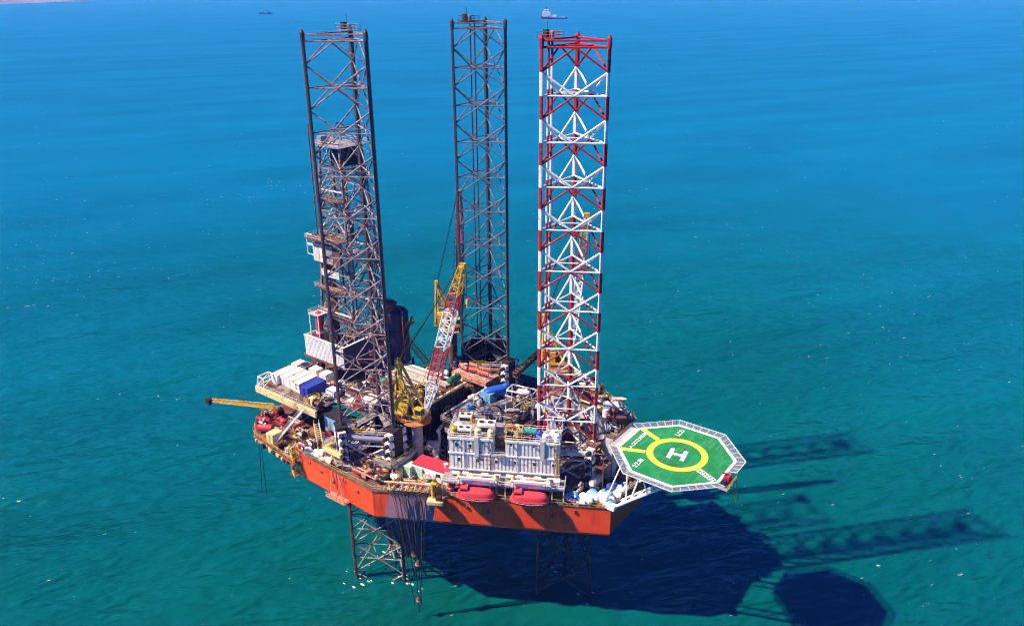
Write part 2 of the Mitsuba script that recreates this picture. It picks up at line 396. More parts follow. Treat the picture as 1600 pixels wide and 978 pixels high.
# beacon cabins on the leg tops
for key, (x, y, zt), (ox, oy), m in ((legL, LEGS[0], (-3.2, 5.2), 'grey_steel'), (legM, LEGS[1], (-2.2, -1.6), 'dark_steel'), (legR, LEGS[2], (-3.4, -3.2), 'leg_red')):
    X, Y, Z = x + ox, y + oy, zt + 1.45
    part(key, 'beacon_platform', MB().box((X, Y, Z), (3.4, 3.4, .14)), m)
    part(key, 'beacon_rail', rail([(X - 1.7, Y - 1.7, Z), (X + 1.7, Y - 1.7, Z), (X + 1.7, Y + 1.7, Z), (X - 1.7, Y + 1.7, Z)], 1.1, 1.7, .05, True), m)
    part(key, 'beacon_drum', MB().lathe((X + .3, Y, Z + .07), [(.42, 0), (.42, .8), (.3, 1.1), (.1, 1.2)], 14), 'grey_steel', smooth=40)
    part(key, 'beacon_lamp', MB().box((X - .6, Y - .6, Z + .8), (.8, .8, 1.3)), 'dark_steel')
    part(key, 'aerial', MB().tube((X - 1.3, Y + .9, Z), (X - 1.3, Y + .9, Z + 2.9), .05, 5), 'dark_steel')

# ---------------------------------------------------------------- jacking frames round each leg
def jack_frame(label, x, y, case_m, tube_m, bare=(), plated=()):
    k = thing('jacking_frame', label, 'jacking frame')
    tops = []
    for i in range(3):
        ang = math.radians((0, 120, 240)[i]); R = rotz(ang)
        c = np.array([x, y, 0]) + CH[i]
        def at(r, t, z):
            return c + R @ np.array([r, t, 0]) + [0, 0, z]
        mb = MB()
        for s in (-1, 1):
            mb.box(at(.1, s * 1.15, 37.7), (2.3, .45, 9.2), ang)
        mb.box(at(1.15, 0, 37.6), (.3, 1.85, 8.9), ang).box(at(.1, 0, 42.4), (2.7, 3.1, .3), ang)
        part(k, 'jack_case', mb, case_m)
        for lev in range(0 if i in bare else 4):
            for s in (-1, 1):
                z = 35.2 + lev * 2.0
                part(k, 'gearbox', MB().box(at(.35, s * 2.0, z), (1.9, 1.2, 1.25), ang, top=(.86, 1)), 'pale_steel' if lev % 2 else 'white_paint')
                part(k, 'motor', MB().tube(at(.5, s * 2.6, z), at(.5, s * 3.7, z), .48, 10), 'navy_paint', smooth=40)
        tops.append(c)
    for i in range(3):
        a, b = tops[i], tops[(i + 1) % 3]; d = (b - a) / np.linalg.norm(b - a); n = np.array([d[1], -d[0], 0])
        p, q = a + d * 1.6 + n * .9, b - d * 1.6 + n * .9
        part(k, 'ring_tube', MB().tube(p + [0, 0, 39.9], q + [0, 0, 39.9], .62, 14), tube_m, smooth=40)
        part(k, 'tie_bar', MB().tube(p + [0, 0, 38.1], q + [0, 0, 38.1], .24, 8), 'pale_steel', smooth=40)
        m = (p + q) / 2
        for e, s in ((p, 1), (q, -1)):
            part(k, 'cross_brace', MB().tube(e + [0, 0, 37.9], m + [0, 0, 35.4], .24, 8), 'pale_steel', smooth=40)
            part(k, 'cross_brace', MB().tube(e + [0, 0, 33.1], m + [0, 0, 35.4], .24, 8), 'pale_steel', smooth=40)
        w = -n * 1.5
        part(k, 'catwalk', MB().beam(p + w + [0, 0, 40.75], q + w + [0, 0, 40.75], .10).box((p + q) / 2 + w * .8 + [0, 0, 40.7], (np.linalg.norm(q - p), 1.5, .08), math.atan2(d[1], d[0])), 'grey_steel')
        part(k, 'catwalk_rail', rail([p + w * .45 + [0, 0, 40.75], q + w * .45 + [0, 0, 40.75]], 1.1, 1.5, .055), 'yellow_paint')
        if i in plated:
            part(k, 'side_plate', MB().box((p + q) / 2 + [0, 0, 41.2], (np.linalg.norm(q - p), .18, 9.5), math.atan2(d[1], d[0])), 'dark_steel')
    for i in range(3):      # maintenance basket round each case
        if i in bare:
            continue
        ang = math.radians((0, 120, 240)[i]); R = rotz(ang); c = tops[i]
        ring = [c + R @ np.array([r, t, 0]) + [0, 0, 34.6] for r, t in ((2.6, -3.9), (2.6, 3.9), (-.6, 4.2))][:3]
        part(k, 'basket_floor', MB().box(c + R @ np.array([1.9, 0, 0]) + [0, 0, 34.5], (1.4, 7.6, .1), ang), 'grey_steel')
        part(k, 'basket_rail', rail(ring, 1.1, 1.2, .055), 'yellow_paint')
    return k
jack_frame('jacking frame of blue grey tubes round the leg in front of the derrick', 0, -21.17, 'dark_steel', 'pipe_blue')
jack_frame('dark plated jacking frame round the leg on the far side', 0, 21.17, 'dark_steel', 'rust_steel', (), (0, 1))
jack_frame('jacking frame round the red and white leg', 38.91, 0, 'rust_steel', 'pale_steel', (2,))

# ---------------------------------------------------------------- living quarters on the starboard bow side
PHI = math.atan2(24.6, 44.5)
A0, UU, NN = np.array([22.0, -20.0]), np.array([math.cos(PHI), math.sin(PHI)]), np.array([-math.sin(PHI), math.cos(PHI)])
def W(u, v, z):
    p = A0 + u * UU + v * NN
    return np.array([p[0], p[1], z])
def wbox(mb, u0, u1, v0, v1, z0, z1):
    return mb.box(W((u0 + u1) / 2, (v0 + v1) / 2, (z0 + z1) / 2), (u1 - u0, v1 - v0, z1 - z0), PHI)
ac = thing('accommodation_block', 'white ribbed living quarters block above the two red lifeboats', 'accommodation block')
b = MB()
wbox(b, 0, 23.5, 0, 3.1, 33.06, 40.8); wbox(b, 0, 11, 3.1, 9.5, 33.06, 44.9)
wbox(b, 0, 9.6, 0, 3.1, 40.8, 44.9); wbox(b, 12.1, 23.5, 0, 3.1, 40.8, 44.9)
part(ac, 'wall', b, 'groove_white')
part(ac, 'roof', wbox(wbox(wbox(MB(), -.2, 9.7, -.25, 3.1, 44.9, 45.1), -.2, 11.1, 3.1, 9.7, 44.9, 45.1), 12.0, 23.7, -.25, 3.2, 44.9, 45.1), 'grey_steel')
part(ac, 'recess_wall', wbox(MB(), 9.62, 12.08, 2.2, 2.4, 41.6, 44.6), 'rust_steel')
for z in (37.5, 41.4):
    part(ac, 'ledge', wbox(MB(), -.15, 23.65, -.42, .02, z - .14, z + .14), 'white_paint')
part(ac, 'roof_edge', wbox(MB(), -.2, 9.6, -.4, -.2, 44.7, 45.2), 'white_paint')
part(ac, 'roof_edge', wbox(MB(), 12.1, 23.7, -.4, -.2, 44.7, 45.2), 'white_paint')
rib = mikit.ply(MB().box((0, 0, 0), (.46, .26, 3.1), PHI).get(), 'white_paint')
rib2 = mikit.ply(MB().box((0, 0, 0), (.46, .26, 3.5), PHI).get(), 'white_paint')
def ribs(u0, u1, z, d, skip):
    n = int(round((u1 - u0) / .80))
    for i in range(n):
        u = u0 + (i + .5) * (u1 - u0) / n
        if not any(a < u < c for a, c in skip):
            p = W(u, -.12, z); part(ac, 'wall_panel', d, 'white_paint', to=T().translate(p.tolist()))
ribs(.3, 9.4, 43.12, rib, [(5.3, 6.7)])
ribs(12.3, 23.3, 43.12, rib, [(19.3, 20.6)])
ribs(.3, 23.2, 39.45, rib2, [])
ribs(.3, 23.2, 34.9, rib, [(2.2, 3.4), (10, 12), (20, 21.5)])
part(ac, 'duct', wbox(MB(), 5.6, 6.5, -.6, 0, 40.95, 45.6), 'groove_white')
part(ac, 'duct', wbox(MB(), 19.5, 20.4, -.6, 0, 40.95, 45.6), 'groove_white')
for u, z in [(1.7, 43.4), (4.6, 43.4)] + [(2.1 + 4.05 * i, 39.9) for i in range(6)]:
    k = part(ac, 'window', wbox(MB(), u - .42, u + .42, -.34, -.1, z - .45, z + .45), 'pale_steel')
    part(k, 'pane', wbox(MB(), u - .3, u + .3, -.37, -.33, z - .33, z + .33), 'glass_dark')
for u in (2.8, 11, 20.8):
    k = part(ac, 'door', wbox(MB(), u - .5, u + .5, -.1, .05, 33.2, 35.4), 'orange_paint' if u > 5 else 'rust_steel')
part(ac, 'roof_rail', rail([W(11, 9.6, 45.1), W(-.1, 9.6, 45.1), W(-.1, -.2, 45.1), W(9.6, -.2, 45.1)], 1.1, 1.3, .05), 'white_paint')
part(ac, 'roof_rail', rail([W(12.1, -.2, 45.1), W(23.6, -.2, 45.1), W(23.6, 3, 45.1)], 1.1, 1.3, .05), 'white_paint')
part(ac, 'balcony', wbox(MB(), 9.6, 12.1, -1.0, 2.1, 41.45, 41.58), 'grey_steel')
part(ac, 'balcony_rail', rail([W(9.6, -1, 41.6), W(12.1, -1, 41.6)], 1.1, .8, .05), 'cream_paint')
# embarkation deck with rails
part(ac, 'embarkation_deck', wbox(MB(), -1, 25.0, -4.3, -.45, 36.45, 36.6), 'grey_steel')
part(ac, 'embarkation_rail', rail([W(-1, -4.3, 36.6), W(25, -4.3, 36.6), W(25, -.5, 36.6)], 1.1, 1.4, .05), 'white_paint')
for u in (-.8, 4, 9.4, 12.6, 17.5, 22.4, 24.8):
    part(ac, 'deck_post', MB().tube(W(u, -4.1, 33.1), W(u, -4.1, 36.45), .14, 6), 'cream_paint')
for u in (10.6, 21.8, 23.2):
    part(ac, 'locker', wbox(MB(), u - .7, u + .7, -3.2, -1.6, 36.62, 37.7), 'pale_steel')
# port wing of the quarters behind the banded leg
pw = thing('port_quarters', 'grey flat roofed quarters behind the red and white leg with yellow railed far edge', 'accommodation block')
PW = [(26.5, 22.0), (49.5, 10.6), (49.5, 1.5), (47.6, 1.5), (47.6, 5.2), (41.5, 9.2), (27.5, 10.5)]
part(pw, 'wall', MB().prism(PW, 33.06, 44.0), 'groove_white')
part(pw, 'roof', MB().prism([(26.2, 22.9), (49.9, 11.1), (49.9, 1.2), (47.3, 1.2), (47.3, 5.0), (41.3, 9.0), (27.2, 10.2)], 44.0, 44.25), 'deck_paint')
part(pw, 'roof_rail', rail([(49.8, 1.3, 44.25), (49.8, 11, 44.25), (26.3, 22.8, 44.25), (27.2, 10.3, 44.25)], 1.15, 1.4, .055), 'yellow_paint')
part(pw, 'edge_plate', MB().beam((26.2, 22.95, 44.3), (49.95, 11.1, 44.3), .34), 'cream_paint')
for i in range(6):
    y = 2.2 + i * 1.45
    part(pw, 'window', MB().box((49.55, y, 42.3), (.2, .7, .7)), 'glass_dark')

# ---------------------------------------------------------------- lifeboats and davits
def loft(sections):
    n = len(sections[0]); v = np.vstack(sections); f = []
    for k in range(len(sections) - 1):
        for i in range(n):
            j = (i + 1) % n; a = k * n
            f += [[a + i, a + n + i, a + n + j], [a + i, a + n + j, a + j]]
    f += [[0, i, i + 1] for i in range(1, n - 1)]; o = len(v) - n
    f += [[o, o + i + 1, o + i] for i in range(1, n - 1)]
    return v, f
def boat_sections(L, w0, zk, zg, ztop, n=20, kind='hull'):
    out = []
    for t in np.linspace(-1, 1, 21):
        x = t * L / 2
        w = w0 * max(.05, (1 - abs(t) ** (5.0 if t < 0 else 3.4))) ** .5
        keel = zk + (abs(t) ** 4) * (zg - zk) * .75
        top = zg + (ztop - zg) * max(.0, 1 - abs(t) ** 6) ** .6
        a = np.linspace(0, math.pi, n // 2)
        if kind == 'hull':
            pts = [(x, w * math.cos(q), zg + (keel - zg) * math.sin(q) ** .8) for q in a]
            pts += [(x, -w * .96 * math.cos(q), zg + .02) for q in a]
        else:
            pts = [(x, .93 * w * math.cos(q), zg + (top - zg) * math.sin(q) ** .5) for q in a]
            pts += [(x, -.93 * w * math.cos(q), zg - .05) for q in a]
        out.append(np.array(pts))
    return out
LB = Proto()
LB.add('hull', MB().raw(*loft(boat_sections(8.3, 1.5, 0, 1.35, 2.6))), 'lifeboat_red', 50)
LB.add('canopy', MB().raw(*loft(boat_sections(8.1, 1.46, 0, 1.36, 3.0, kind='top'))), 'lifeboat_red', 50)
LB.add('gunwale', MB().raw(*loft([s * [1, 1, 1] for s in boat_sections(8.36, 1.56, 1.2, 1.40, 1.5)])), 'lifeboat_red', 50)
LB.add('helm_cabin', MB().box((-2.4, 0, 2.75), (2.2, 2.2, 1.5), 0, None, (.72, .72)), 'lifeboat_red')
LB.add('helm_window', MB().box((-1.6, 0, 3.1), (.5, 1.2, .35)).box((-2.4, 0, 3.1), (1.2, 1.96, .3)), 'glass_dark')
LB.add('hatch', MB().box((.6, -1.18, 1.95), (1.1, .18, .75)), 'lifeboat_red')
for x in (-3.3, 3.3):
    LB.add('lifting_hook', MB().tube((x, 0, 1.9), (x, 0, 2.9), .1, 6), 'dark_steel')
LB.add('grab_line', MB().path([(x, -1.60 * max(.05, 1 - abs(x / 4.15) ** 3) ** .55, 1.05 + .12 * (i % 2)) for i, x in enumerate(np.linspace(-3.7, 3.7, 15))], .035, 4), 'cloth_white')
DV = Proto()
for x in (-3.9, 3.9):
    DV.add('arm', MB().beam((x, 3.2, -1.4), (x, 3.2, 4.0), .34).beam((x, 3.2, 4.0), (x, -.2, 4.5), .34).beam((x, 3.2, 2.3), (x, 1.6, 4.15), .22), 'cream_paint')
DV.add('cross_beam', MB().beam((-3.9, .9, 4.2), (3.9, .9, 4.2), .5).beam((-3.9, 3.2, 3.6), (3.9, 3.2, 3.6), .3), 'white_paint')
DV.add('winch_platform', MB().box((0, 1.9, 2.72), (8.2, 1.7, .12)).box((0, 1.1, 3.1), (8.2, .10, .7)), 'white_paint')
DV.add('winch', MB().box((-1.6, 2.1, 3.3), (1.4, 1.1, 1.0)).tube((-.7, 2.1, 3.4), (.6, 2.1, 3.4), .42, 10).box((1.6, 2.0, 3.1), (.9, .8, .7)), 'pale_steel')
DV.add('rail', rail([(-4, 2.75, 2.78), (4, 2.75, 2.78)], 1.1, 1.0, .05).tube((-4, 1.05, 3.9), (4, 1.05, 3.9), .05, 4), 'orange_paint')
for x in (-3.3, 3.3):
    DV.add('fall_wire', MB().tube((x, 0, 2.7), (x, 0, 4.5), .05, 4), 'dark_steel')
LBP = [(6.0, 'red enclosed lifeboat on the left, nearer the leg in front of the derrick', 'white and cream davit over the left red lifeboat'),
       (17.3, 'red enclosed lifeboat on the right, nearer the helicopter deck', 'white and cream davit over the right red lifeboat')]
for u, l1, l2 in LBP:
    LB.spawn('lifeboat', l1, 'lifeboat', W(u + .6, -5.7, 33.5), PHI, group='lifeboats on the starboard side')
    DV.spawn('lifeboat_davit', l2, 'davit', W(u + .6, -5.7, 34.1), PHI, group='davits over the lifeboats')

# ---------------------------------------------------------------- helicopter deck
HX, HY, HZ = 64.4, 0.6, 46.0
hd = thing('helicopter_deck', 'green octagonal helicopter deck with white H in a yellow ring beyond the bow', 'helideck')
def octo(r):
    return [(HX + r * math.cos(math.radians(22.5 + 45 * i)), HY + r * math.sin(math.radians(22.5 + 45 * i))) for i in range(8)]
RO = 11.75
part(hd, 'deck_plate', MB().prism(octo(RO), HZ - .35, HZ), 'heli_green')
part(hd, 'edge_line', MB().prism(Polygon(octo(RO - .12), [octo(RO - .55)]), HZ + .002, HZ + .008), 'mark_white')
kerb = MB(); oc = octo(RO + .02)
for i in range(8):
    kerb.beam((*oc[i], HZ - .05), (*oc[(i + 1) % 8], HZ - .05), .22)
part(hd, 'edge_gutter', kerb, 'galvanised')
ring = Point(HX + .2, HY).buffer(6.1, 48).difference(Point(HX + .2, HY).buffer(4.75, 48))
part(hd, 'landing_ring', MB().prism(Polygon(list(ring.exterior.coords), [list(ring.interiors[0].coords)]), HZ + .002, HZ + .010), 'mark_yellow')
for s in (-1, 1):
    m = MB().box((HX - 7.7, HY + s * 3.75, HZ + .008), (4.9, 1.15, .010), math.atan2(s * 1.75, -4.2))
    part(hd, 'sector_line', m, 'mark_yellow')
Hm = MB()
for s in (-1, 1):
    Hm.box((HX + .25 + s * 1.35, HY, HZ + .010), (.85, 3.9, .012))
Hm.box((HX + .25, HY, HZ + .010), (1.9, .8, .012))
Hm.move((-HX - .25, -HY, 0)).move((HX + .25, HY, 0), math.radians(11))
part(hd, 'letter_h', Hm, 'mark_white')
def deck_text(t, h, x, y, bold=True):
    m = meshkit.text_mesh(t, h, .012, bold=bold); v = np.array(m.vertices); w = v[:, 0].max()
    v = np.c_[-v[:, 1] + h / 2, v[:, 0] - w / 2, v[:, 2]]
    return MB().raw(v + [x, y, HZ + .004], m.faces)
part(hd, 'name_lettering', deck_text('LA COTUNDRE', .82, HX - 8.7, HY + .1), 'mark_white')
part(hd, 'weight_lettering', deck_text('12.8t', 1.0, HX - 4.7, HY - 7.3), 'mark_white')
part(hd, 'size_lettering', deck_text('LCS', 1.05, HX - 3.0, HY + 7.9), 'mark_white')
st = MB(); sa = math.radians(-24)
for i in range(7):
    r = 6.5 + i * .66; st.box((HX + .2 + r * math.cos(sa), HY + r * math.sin(sa), HZ + .008), (.36, 1.15, .012), sa)
for s in (-1, 1):
    st.box((HX + .2 + 8.3 * math.cos(sa) - s * .6 * math.sin(sa), HY + 8.3 * math.sin(sa) + s * .6 * math.cos(sa), HZ + .0075), (4.2, .12, .010), sa)
part(hd, 'striped_marking', st, 'mark_white')
oi, oo = octo(RO + .15), octo(RO + 1.75)
for i in range(8):
    if i == 3:
        continue                                            # rig side: the access apron
    fr, nt = MB(), MB()
    a, b_, c, d = [np.array([*q, z]) for q, z in ((oi[i], HZ - .12), (oi[(i + 1) % 8], HZ - .12), (oo[(i + 1) % 8], HZ + .18), (oo[i], HZ + .18))]
    if i == 7:                                              # the escape landing takes the rest of this side
        a, d = b_ + (a - b_) * .45, c + (d - c) * .45
    n = max(2, int(round(np.linalg.norm(c - d) / 1.7)))
    for j in range(n + 1):
        t = j / n; fr.beam(a + (b_ - a) * t, d + (c - d) * t, .12)
    fr.beam(d, c, .14)
    for j in range(1, int(np.linalg.norm(c - d) / .30)):
        t = j * .30 / np.linalg.norm(c - d); nt.beam(a + (b_ - a) * t, d + (c - d) * t, .045)
    for j in range(1, 7):
        t = j / 7; nt.beam(a + (d - a) * t, b_ + (c - b_) * t, .045)
    part(hd, 'net_frame', fr, 'galvanised')
    part(hd, 'safety_net', nt, 'net_cord', stuff=True)
e0, e1 = np.array([*octo(RO)[3], HZ]), np.array([*octo(RO)[4], HZ]); em = (e0 + e1) / 2
part(hd, 'access_apron', MB().box((HX - RO * math.cos(math.radians(22.5)) - .9, HY, HZ - .2), (1.5, 8.8, .12)), 'pale_steel')
part(hd, 'apron_rail', rail([(HX - 12.5, HY - 4.4, HZ - .14), (HX - 12.5, HY + 4.4, HZ - .14)], 1.0, 1.1, .05), 'salmon_paint')
o7, o0 = np.array(octo(RO + .9)[7]), np.array(octo(RO + .9)[0])
lp = lambda t, z, out=0.0: np.array([*(o7 + (o0 - o7) * t + [out, 0]), HZ + z])
part(hd, 'escape_landing', MB().box(lp(.22, -.9, .2), (1.9, 4.4, .12)), 'pale_steel')
part(hd, 'fire_monitor', MB().box(lp(.28, .1), (1.1, 1.7, 1.4)).tube(lp(.28, .9), lp(.2, 1.5, -.9), .16, 8), 'boom_red')
part(hd, 'fire_monitor_stand', MB().box(lp(.1, .0), (.8, .8, 1.2)), 'dark_steel')
part(hd, 'escape_rail', rail([lp(-.02, -.85, 1.2), lp(.45, -.85, 1.2)], 1.1, .7, .07), 'yellow_paint')
part(hd, 'escape_ladder', MB().beam(lp(.3, -.9, 1.2), lp(.3, -5, 2.0), .12).beam(lp(.45, -.9, 1.2), lp(.45, -5, 2.0), .12), 'yellow_paint')
for i in range(16):                                         # perimeter lights
    a = math.radians(i * 22.5 + 11); r = RO * .97
    q = np.array([HX + r * math.cos(a), HY + r * math.sin(a)])
    if i % 2 == 0:
        part(hd, 'edge_light', MB().tube((*octo(RO - .2)[i // 2], HZ), (*octo(RO - .2)[i // 2], HZ + .18), .12, 8), 'pale_steel')
# under structure: girders and the raking truss down to the bow
tr = MB()
for s in (-1, 1):
    part(hd, 'girder', MB().beam((HX - 9.8, HY + s * 4.4, HZ - .8), (HX + 9.6, HY + s * 4.4, HZ - .8), .7), 'galvanised')
    part(hd, 'girder', MB().beam((HX + s * 4.6, HY - 9.6, HZ - .75), (HX + s * 4.6, HY + 9.6, HZ - .75), .6), 'galvanised')
P1, P2 = [(54.9, s * 6.4, 33.3) for s in (-1, 1)], [(66.5, s * 6.6, 43.6) for s in (-1, 1)]
for s, a, c in zip((-1, 1), P1, P2):
    a, c = np.array(a), np.array(c)
    part(hd, 'raking_chord', MB().tube(a, c, .34, 10), 'leg_white', smooth=40)
    part(hd, 'raking_chord', MB().tube(a + [0, -s * 2.2, .3], c + [0, -s * 2.2, .3], .24, 8), 'leg_white', smooth=40)
    for j in range(6):
        p = a + (c - a) * (j + .2) / 6; q = a + (c - a) * (j + .8) / 6
        part(hd, 'lacing_bar', MB().tube(p, q + [0, -s * 2.2, .3], .12, 6), 'leg_white')
        part(hd, 'lacing_bar', MB().tube(q + [0, -s * 2.2, .3], q, .12, 6), 'leg_white')
    for t, (tx, ty) in ((.22, (56.0, s * 4.4)), (.30, (60.0, s * 4.4)), (.62, (61.0, s * 8.4)), (.66, (66, s * 4.4)), (.97, (70, s * 5.5))):
        part(hd, 'strut', MB().tube(a + (c - a) * t, (tx, ty + HY, HZ - 1.0), .17, 8), 'leg_white', smooth=40)
    part(hd, 'strut', MB().tube((52.6, s * 7.0, 33.2), (55.6, s * 4.4 + HY, HZ - 1.0), .17, 8), 'leg_white', smooth=40)
    part(hd, 'foot_bracket', MB().box((54.1, s * 6.9, 33.5), (2.6, 1.6, .9)), 'white_paint')
part(hd, 'cross_tube', MB().tube(P2[0], P2[1], .22, 8), 'leg_white')

# ---------------------------------------------------------------- cantilever, pipe deck and drill floor over the stern
cv = thing('cantilever', 'dark cantilever with rusty side beams carrying the drill floor over the stern', 'cantilever')
for s in (-1, 1):
    m = MB().box((-17, s * 8, 36.9), (45, .3, 5.6)).box((-17, s * 8, 39.75), (45, 1.3, .25)).box((-17, s * 8, 34.05), (45, 1.3, .25))
    part(cv, 'main_beam', m, 'rust_steel')
    for i in range(14):
        part(cv, 'stiffener', MB().box((-38.5 + i * 3.3, s * 8.4, 36.9), (.16, .5, 5.2)), 'rust_steel')
part(cv, 'end_beam', MB().box((-39.6, 0, 37), (.5, 15.7, 4.6)), 'rust_steel')
part(cv, 'tank_top', MB().box((-17, 0, 39.4), (44.4, 15.6, .2)), 'deck_paint')
pd = thing('pipe_deck', 'pipe deck with dark forward bulkhead behind the starboard crane', 'pipe deck')
part(pd, 'deck_plate', MB().box((-5.5, -4.2, 41.85), (22, 19.4, .3)), 'deck_paint')
part(pd, 'bulkhead', MB().box((5.15, -4.2, 37.6), (.25, 19.0, 8.2)), 'dark_steel')
for i in range(9):
    part(pd, 'bulkhead_stiffener', MB().box((5.36, -12.8 + i * 2.15, 37.6), (.18, .22, 8.1)), 'dark_steel')
part(pd, 'edge_beam', MB().beam((5.5, -14, 42.0), (5.5, 5.6, 42.0), .55), 'cream_paint')
part(pd, 'edge_rail', rail([(5.5, -13.9, 42.2), (5.5, 5.5, 42.2)], 1.1, 1.6, .055), 'rust_steel')
part(pd, 'side_wall', MB().box((-5.5, -13.8, 40.2), (21.8, .2, 3.0)), 'rust_steel')
for x in (-14, -7, 0):
    part(pd, 'sleeper', MB().beam((x, -9, 42.2), (x, 5, 42.2), .4), 'rust_steel')
for i in range(30):
    y = -4.4 + (i % 20) * .46; z = 42.55 if i < 20 else 42.95
    y += .23 if i >= 20 else 0
    x0 = -14.6 + rnd.uniform(-.6, .6)
    k = thing('drill_pipe', 'long steel drill pipe lying fore and aft in the rows on the pipe deck', 'pipe', 'drill pipes on the pipe deck')
    L = rnd.choice((12.5, 13.2, 18.3))
    scene[k] = mikit.ply(MB().tube((x0, y, z), (x0 + L, y, z), .17, 8).tube((x0 + L - .5, y, z), (x0 + L, y, z), .22, 8).get(), rnd.choice(('pipe_steel', 'pipe_steel', 'rust_steel', 'pale_steel')))
for nm, p, q, w, lab, mat in (('stairway', (5.8, 5.6, 42.0), (8.6, 10.2, 33.2), 1.5, 'yellow stair from the port corner of the pipe deck down to the main deck', 'yellow_paint'),
                         ('stairway', (-18.2, 9.6, 46.2), (-9.4, 8.0, 42.2), 1.6, 'yellow ramp stair from the drill floor down to the pipe deck', 'yellow_paint'),
                         ('stairway', (-19.6, -24.4, 40.0), (-25.6, -29.2, 31.2), 2.2, 'wide grey stair from the container platform down to the rusty stern platform', 'pale_steel'),
                         ('stairway', (-16.0, -24.2, 37.2), (-9.6, -28.6, 33.3), 1.2, 'narrow cream stair at the stern corner above the white sacks', 'cream_paint')):
    k = thing(nm, lab, 'stairs'); a, b = stair(p, q, w)
    part(k, 'stringer_and_rail', a, mat, stuff=True); part(k, 'tread', b, mat, stuff=True)
cp = thing('container_platform', 'platform with cream edge beam carrying the white and blue containers at the stern', 'platform')
part(cp, 'deck_plate', MB().box((-27.5, -16.3, 39.75), (22, 14.6, .25)), 'deck_paint')
part(cp, 'edge_beam', MB().box((-27.5, -23.8, 39.3), (22.6, .5, 1.7)), 'cream_paint')
part(cp, 'inner_deck', MB().box((-9.8, -13.4, 39.72), (12.8, 8.6, .22)), 'deck_paint')
part(cp, 'end_beam', MB().box((-38.7, -16.3, 39.35), (.4, 14.4, 1.3)), 'cream_paint')
part(cp, 'handrail', rail([(-16.4, -23.6, 39.9), (-38.6, -23.6, 39.9), (-38.6, -9.4, 39.9)], 1.1, 1.8, .05), 'pale_steel')
for i in range(6):
    part(cp, 'support_knee', MB().tube((-37.5 + i * 4.2, -23.6, 38.7), (-37.5 + i * 4.2, -9.0, 35), .2, 6), 'rust_steel')
df = thing('drill_floor', 'drill floor with white ribbed windwall under the derrick', 'drill floor')
part(df, 'floor_plate', MB().box((-25.5, -1, 45.9), (15.4, 22.6, .6)), 'rust_steel')
for x in (-32, -19):
    for y in (-8, 8):
        part(df, 'column', MB().beam((x, y, 39.9), (x, y, 45.6), 1.1), 'dark_steel')
for y in (-8, 8):
    part(df, 'column_brace', MB().tube((-31.5, y, 40.2), (-19.5, y, 45.4), .25, 6), 'rust_steel')
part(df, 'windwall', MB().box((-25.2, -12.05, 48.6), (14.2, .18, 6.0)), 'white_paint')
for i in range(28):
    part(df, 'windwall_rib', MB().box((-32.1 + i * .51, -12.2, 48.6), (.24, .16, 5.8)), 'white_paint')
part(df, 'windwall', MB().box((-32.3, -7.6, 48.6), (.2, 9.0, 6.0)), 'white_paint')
part(df, 'windwall', MB().box((-18.05, -8.1, 48.6), (.2, 8.0, 6.0)), 'navy_paint')  # forward face: its shade is put into the colour as navy
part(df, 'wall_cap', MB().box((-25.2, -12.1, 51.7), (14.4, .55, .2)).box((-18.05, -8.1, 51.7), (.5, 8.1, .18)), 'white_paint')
part(df, 'floor_rail', rail([(-33, 10.1, 46.2), (-18, 10.1, 46.2)], 1.1, 1.5, .05), 'yellow_paint')
for i in range(9):
    x, y = rnd.uniform(-31, -20), rnd.uniform(-10.8, 8)
    part(df, 'floor_machinery', MB().box((x, y, 47.1), (rnd.uniform(1, 2.4), rnd.uniform(1, 2), rnd.uniform(1.2, 2.6)), rnd.uniform(0, 3)).tube((x + .6, y, 46.3), (x + .6, y, 49.3), .3, 8), rnd.choice(('grey_steel', 'rust_steel', 'dark_steel', 'pale_steel')))
ft = thing('tall_red_tank', 'tall red cylinder with white caged ladder beside the derrick on the drill floor', 'tank')
part(ft, 'shell', MB().lathe((-30, -9.0, 46.2), [(.95, 0), (.95, 10.6), (.6, 11.2), (.1, 11.3)], 16), 'roof_red', smooth=40)
part(ft, 'band', MB().lathe((-30, -9.0, 51.6), [(1.0, 0), (1.0, .7)], 16), 'white_paint')
part(ft, 'platform', MB().box((-30, -9, 57.0), (3.6, 3.4, .12)), 'pale_steel')
part(ft, 'platform_rail', rail([(-31.8, -10.7, 57), (-28.2, -10.7, 57), (-28.2, -7.3, 57), (-31.8, -7.3, 57)], 1.1, .9, .05, True), 'pale_steel')
for dx, dy in ((-1.6, -1.5), (1.6, -1.5), (1.6, 1.5), (-1.6, 1.5)):
    part(ft, 'frame_leg', MB().beam((-30 + dx, -9 + dy, 46.2), (-30 + dx, -9 + dy, 57), .2), 'white_paint')
nb = thing('tank_tower', 'tall dark navy silo house on the shaded side of the derrick', 'silo')
part(nb, 'casing', MB().lathe((-16.0, 4.6, 42.6), [(2.9, 0), (2.9, 13.6), (2.2, 14.4), (.3, 14.8)], 24), 'navy_paint', smooth=40)
part(nb, 'casing_rib', MB().lathe((-16.0, 4.6, 46.6), [(3.0, 0), (3.0, .3)], 24), 'dark_steel')
part(nb, 'casing_rib', MB().lathe((-16.0, 4.6, 51.6), [(3.0, 0), (3.0, .3)], 24), 'dark_steel')
part(nb, 'roof_drum', MB().lathe((-17.4, 3.4, 55.8), [(2.0, 0), (2.0, 2.9), (1.2, 3.5), (.1, 3.6)], 18), 'rust_steel', smooth=40)
part(nb, 'raking_brace', MB().beam((-12.6, 6.6, 55), (-13.4, 1.9, 44), .4), 'rust_steel')
part(nb, 'side_platform', MB().box((-13.0, 5.4, 53.2), (1.6, 3.4, .14)), 'rust_steel')
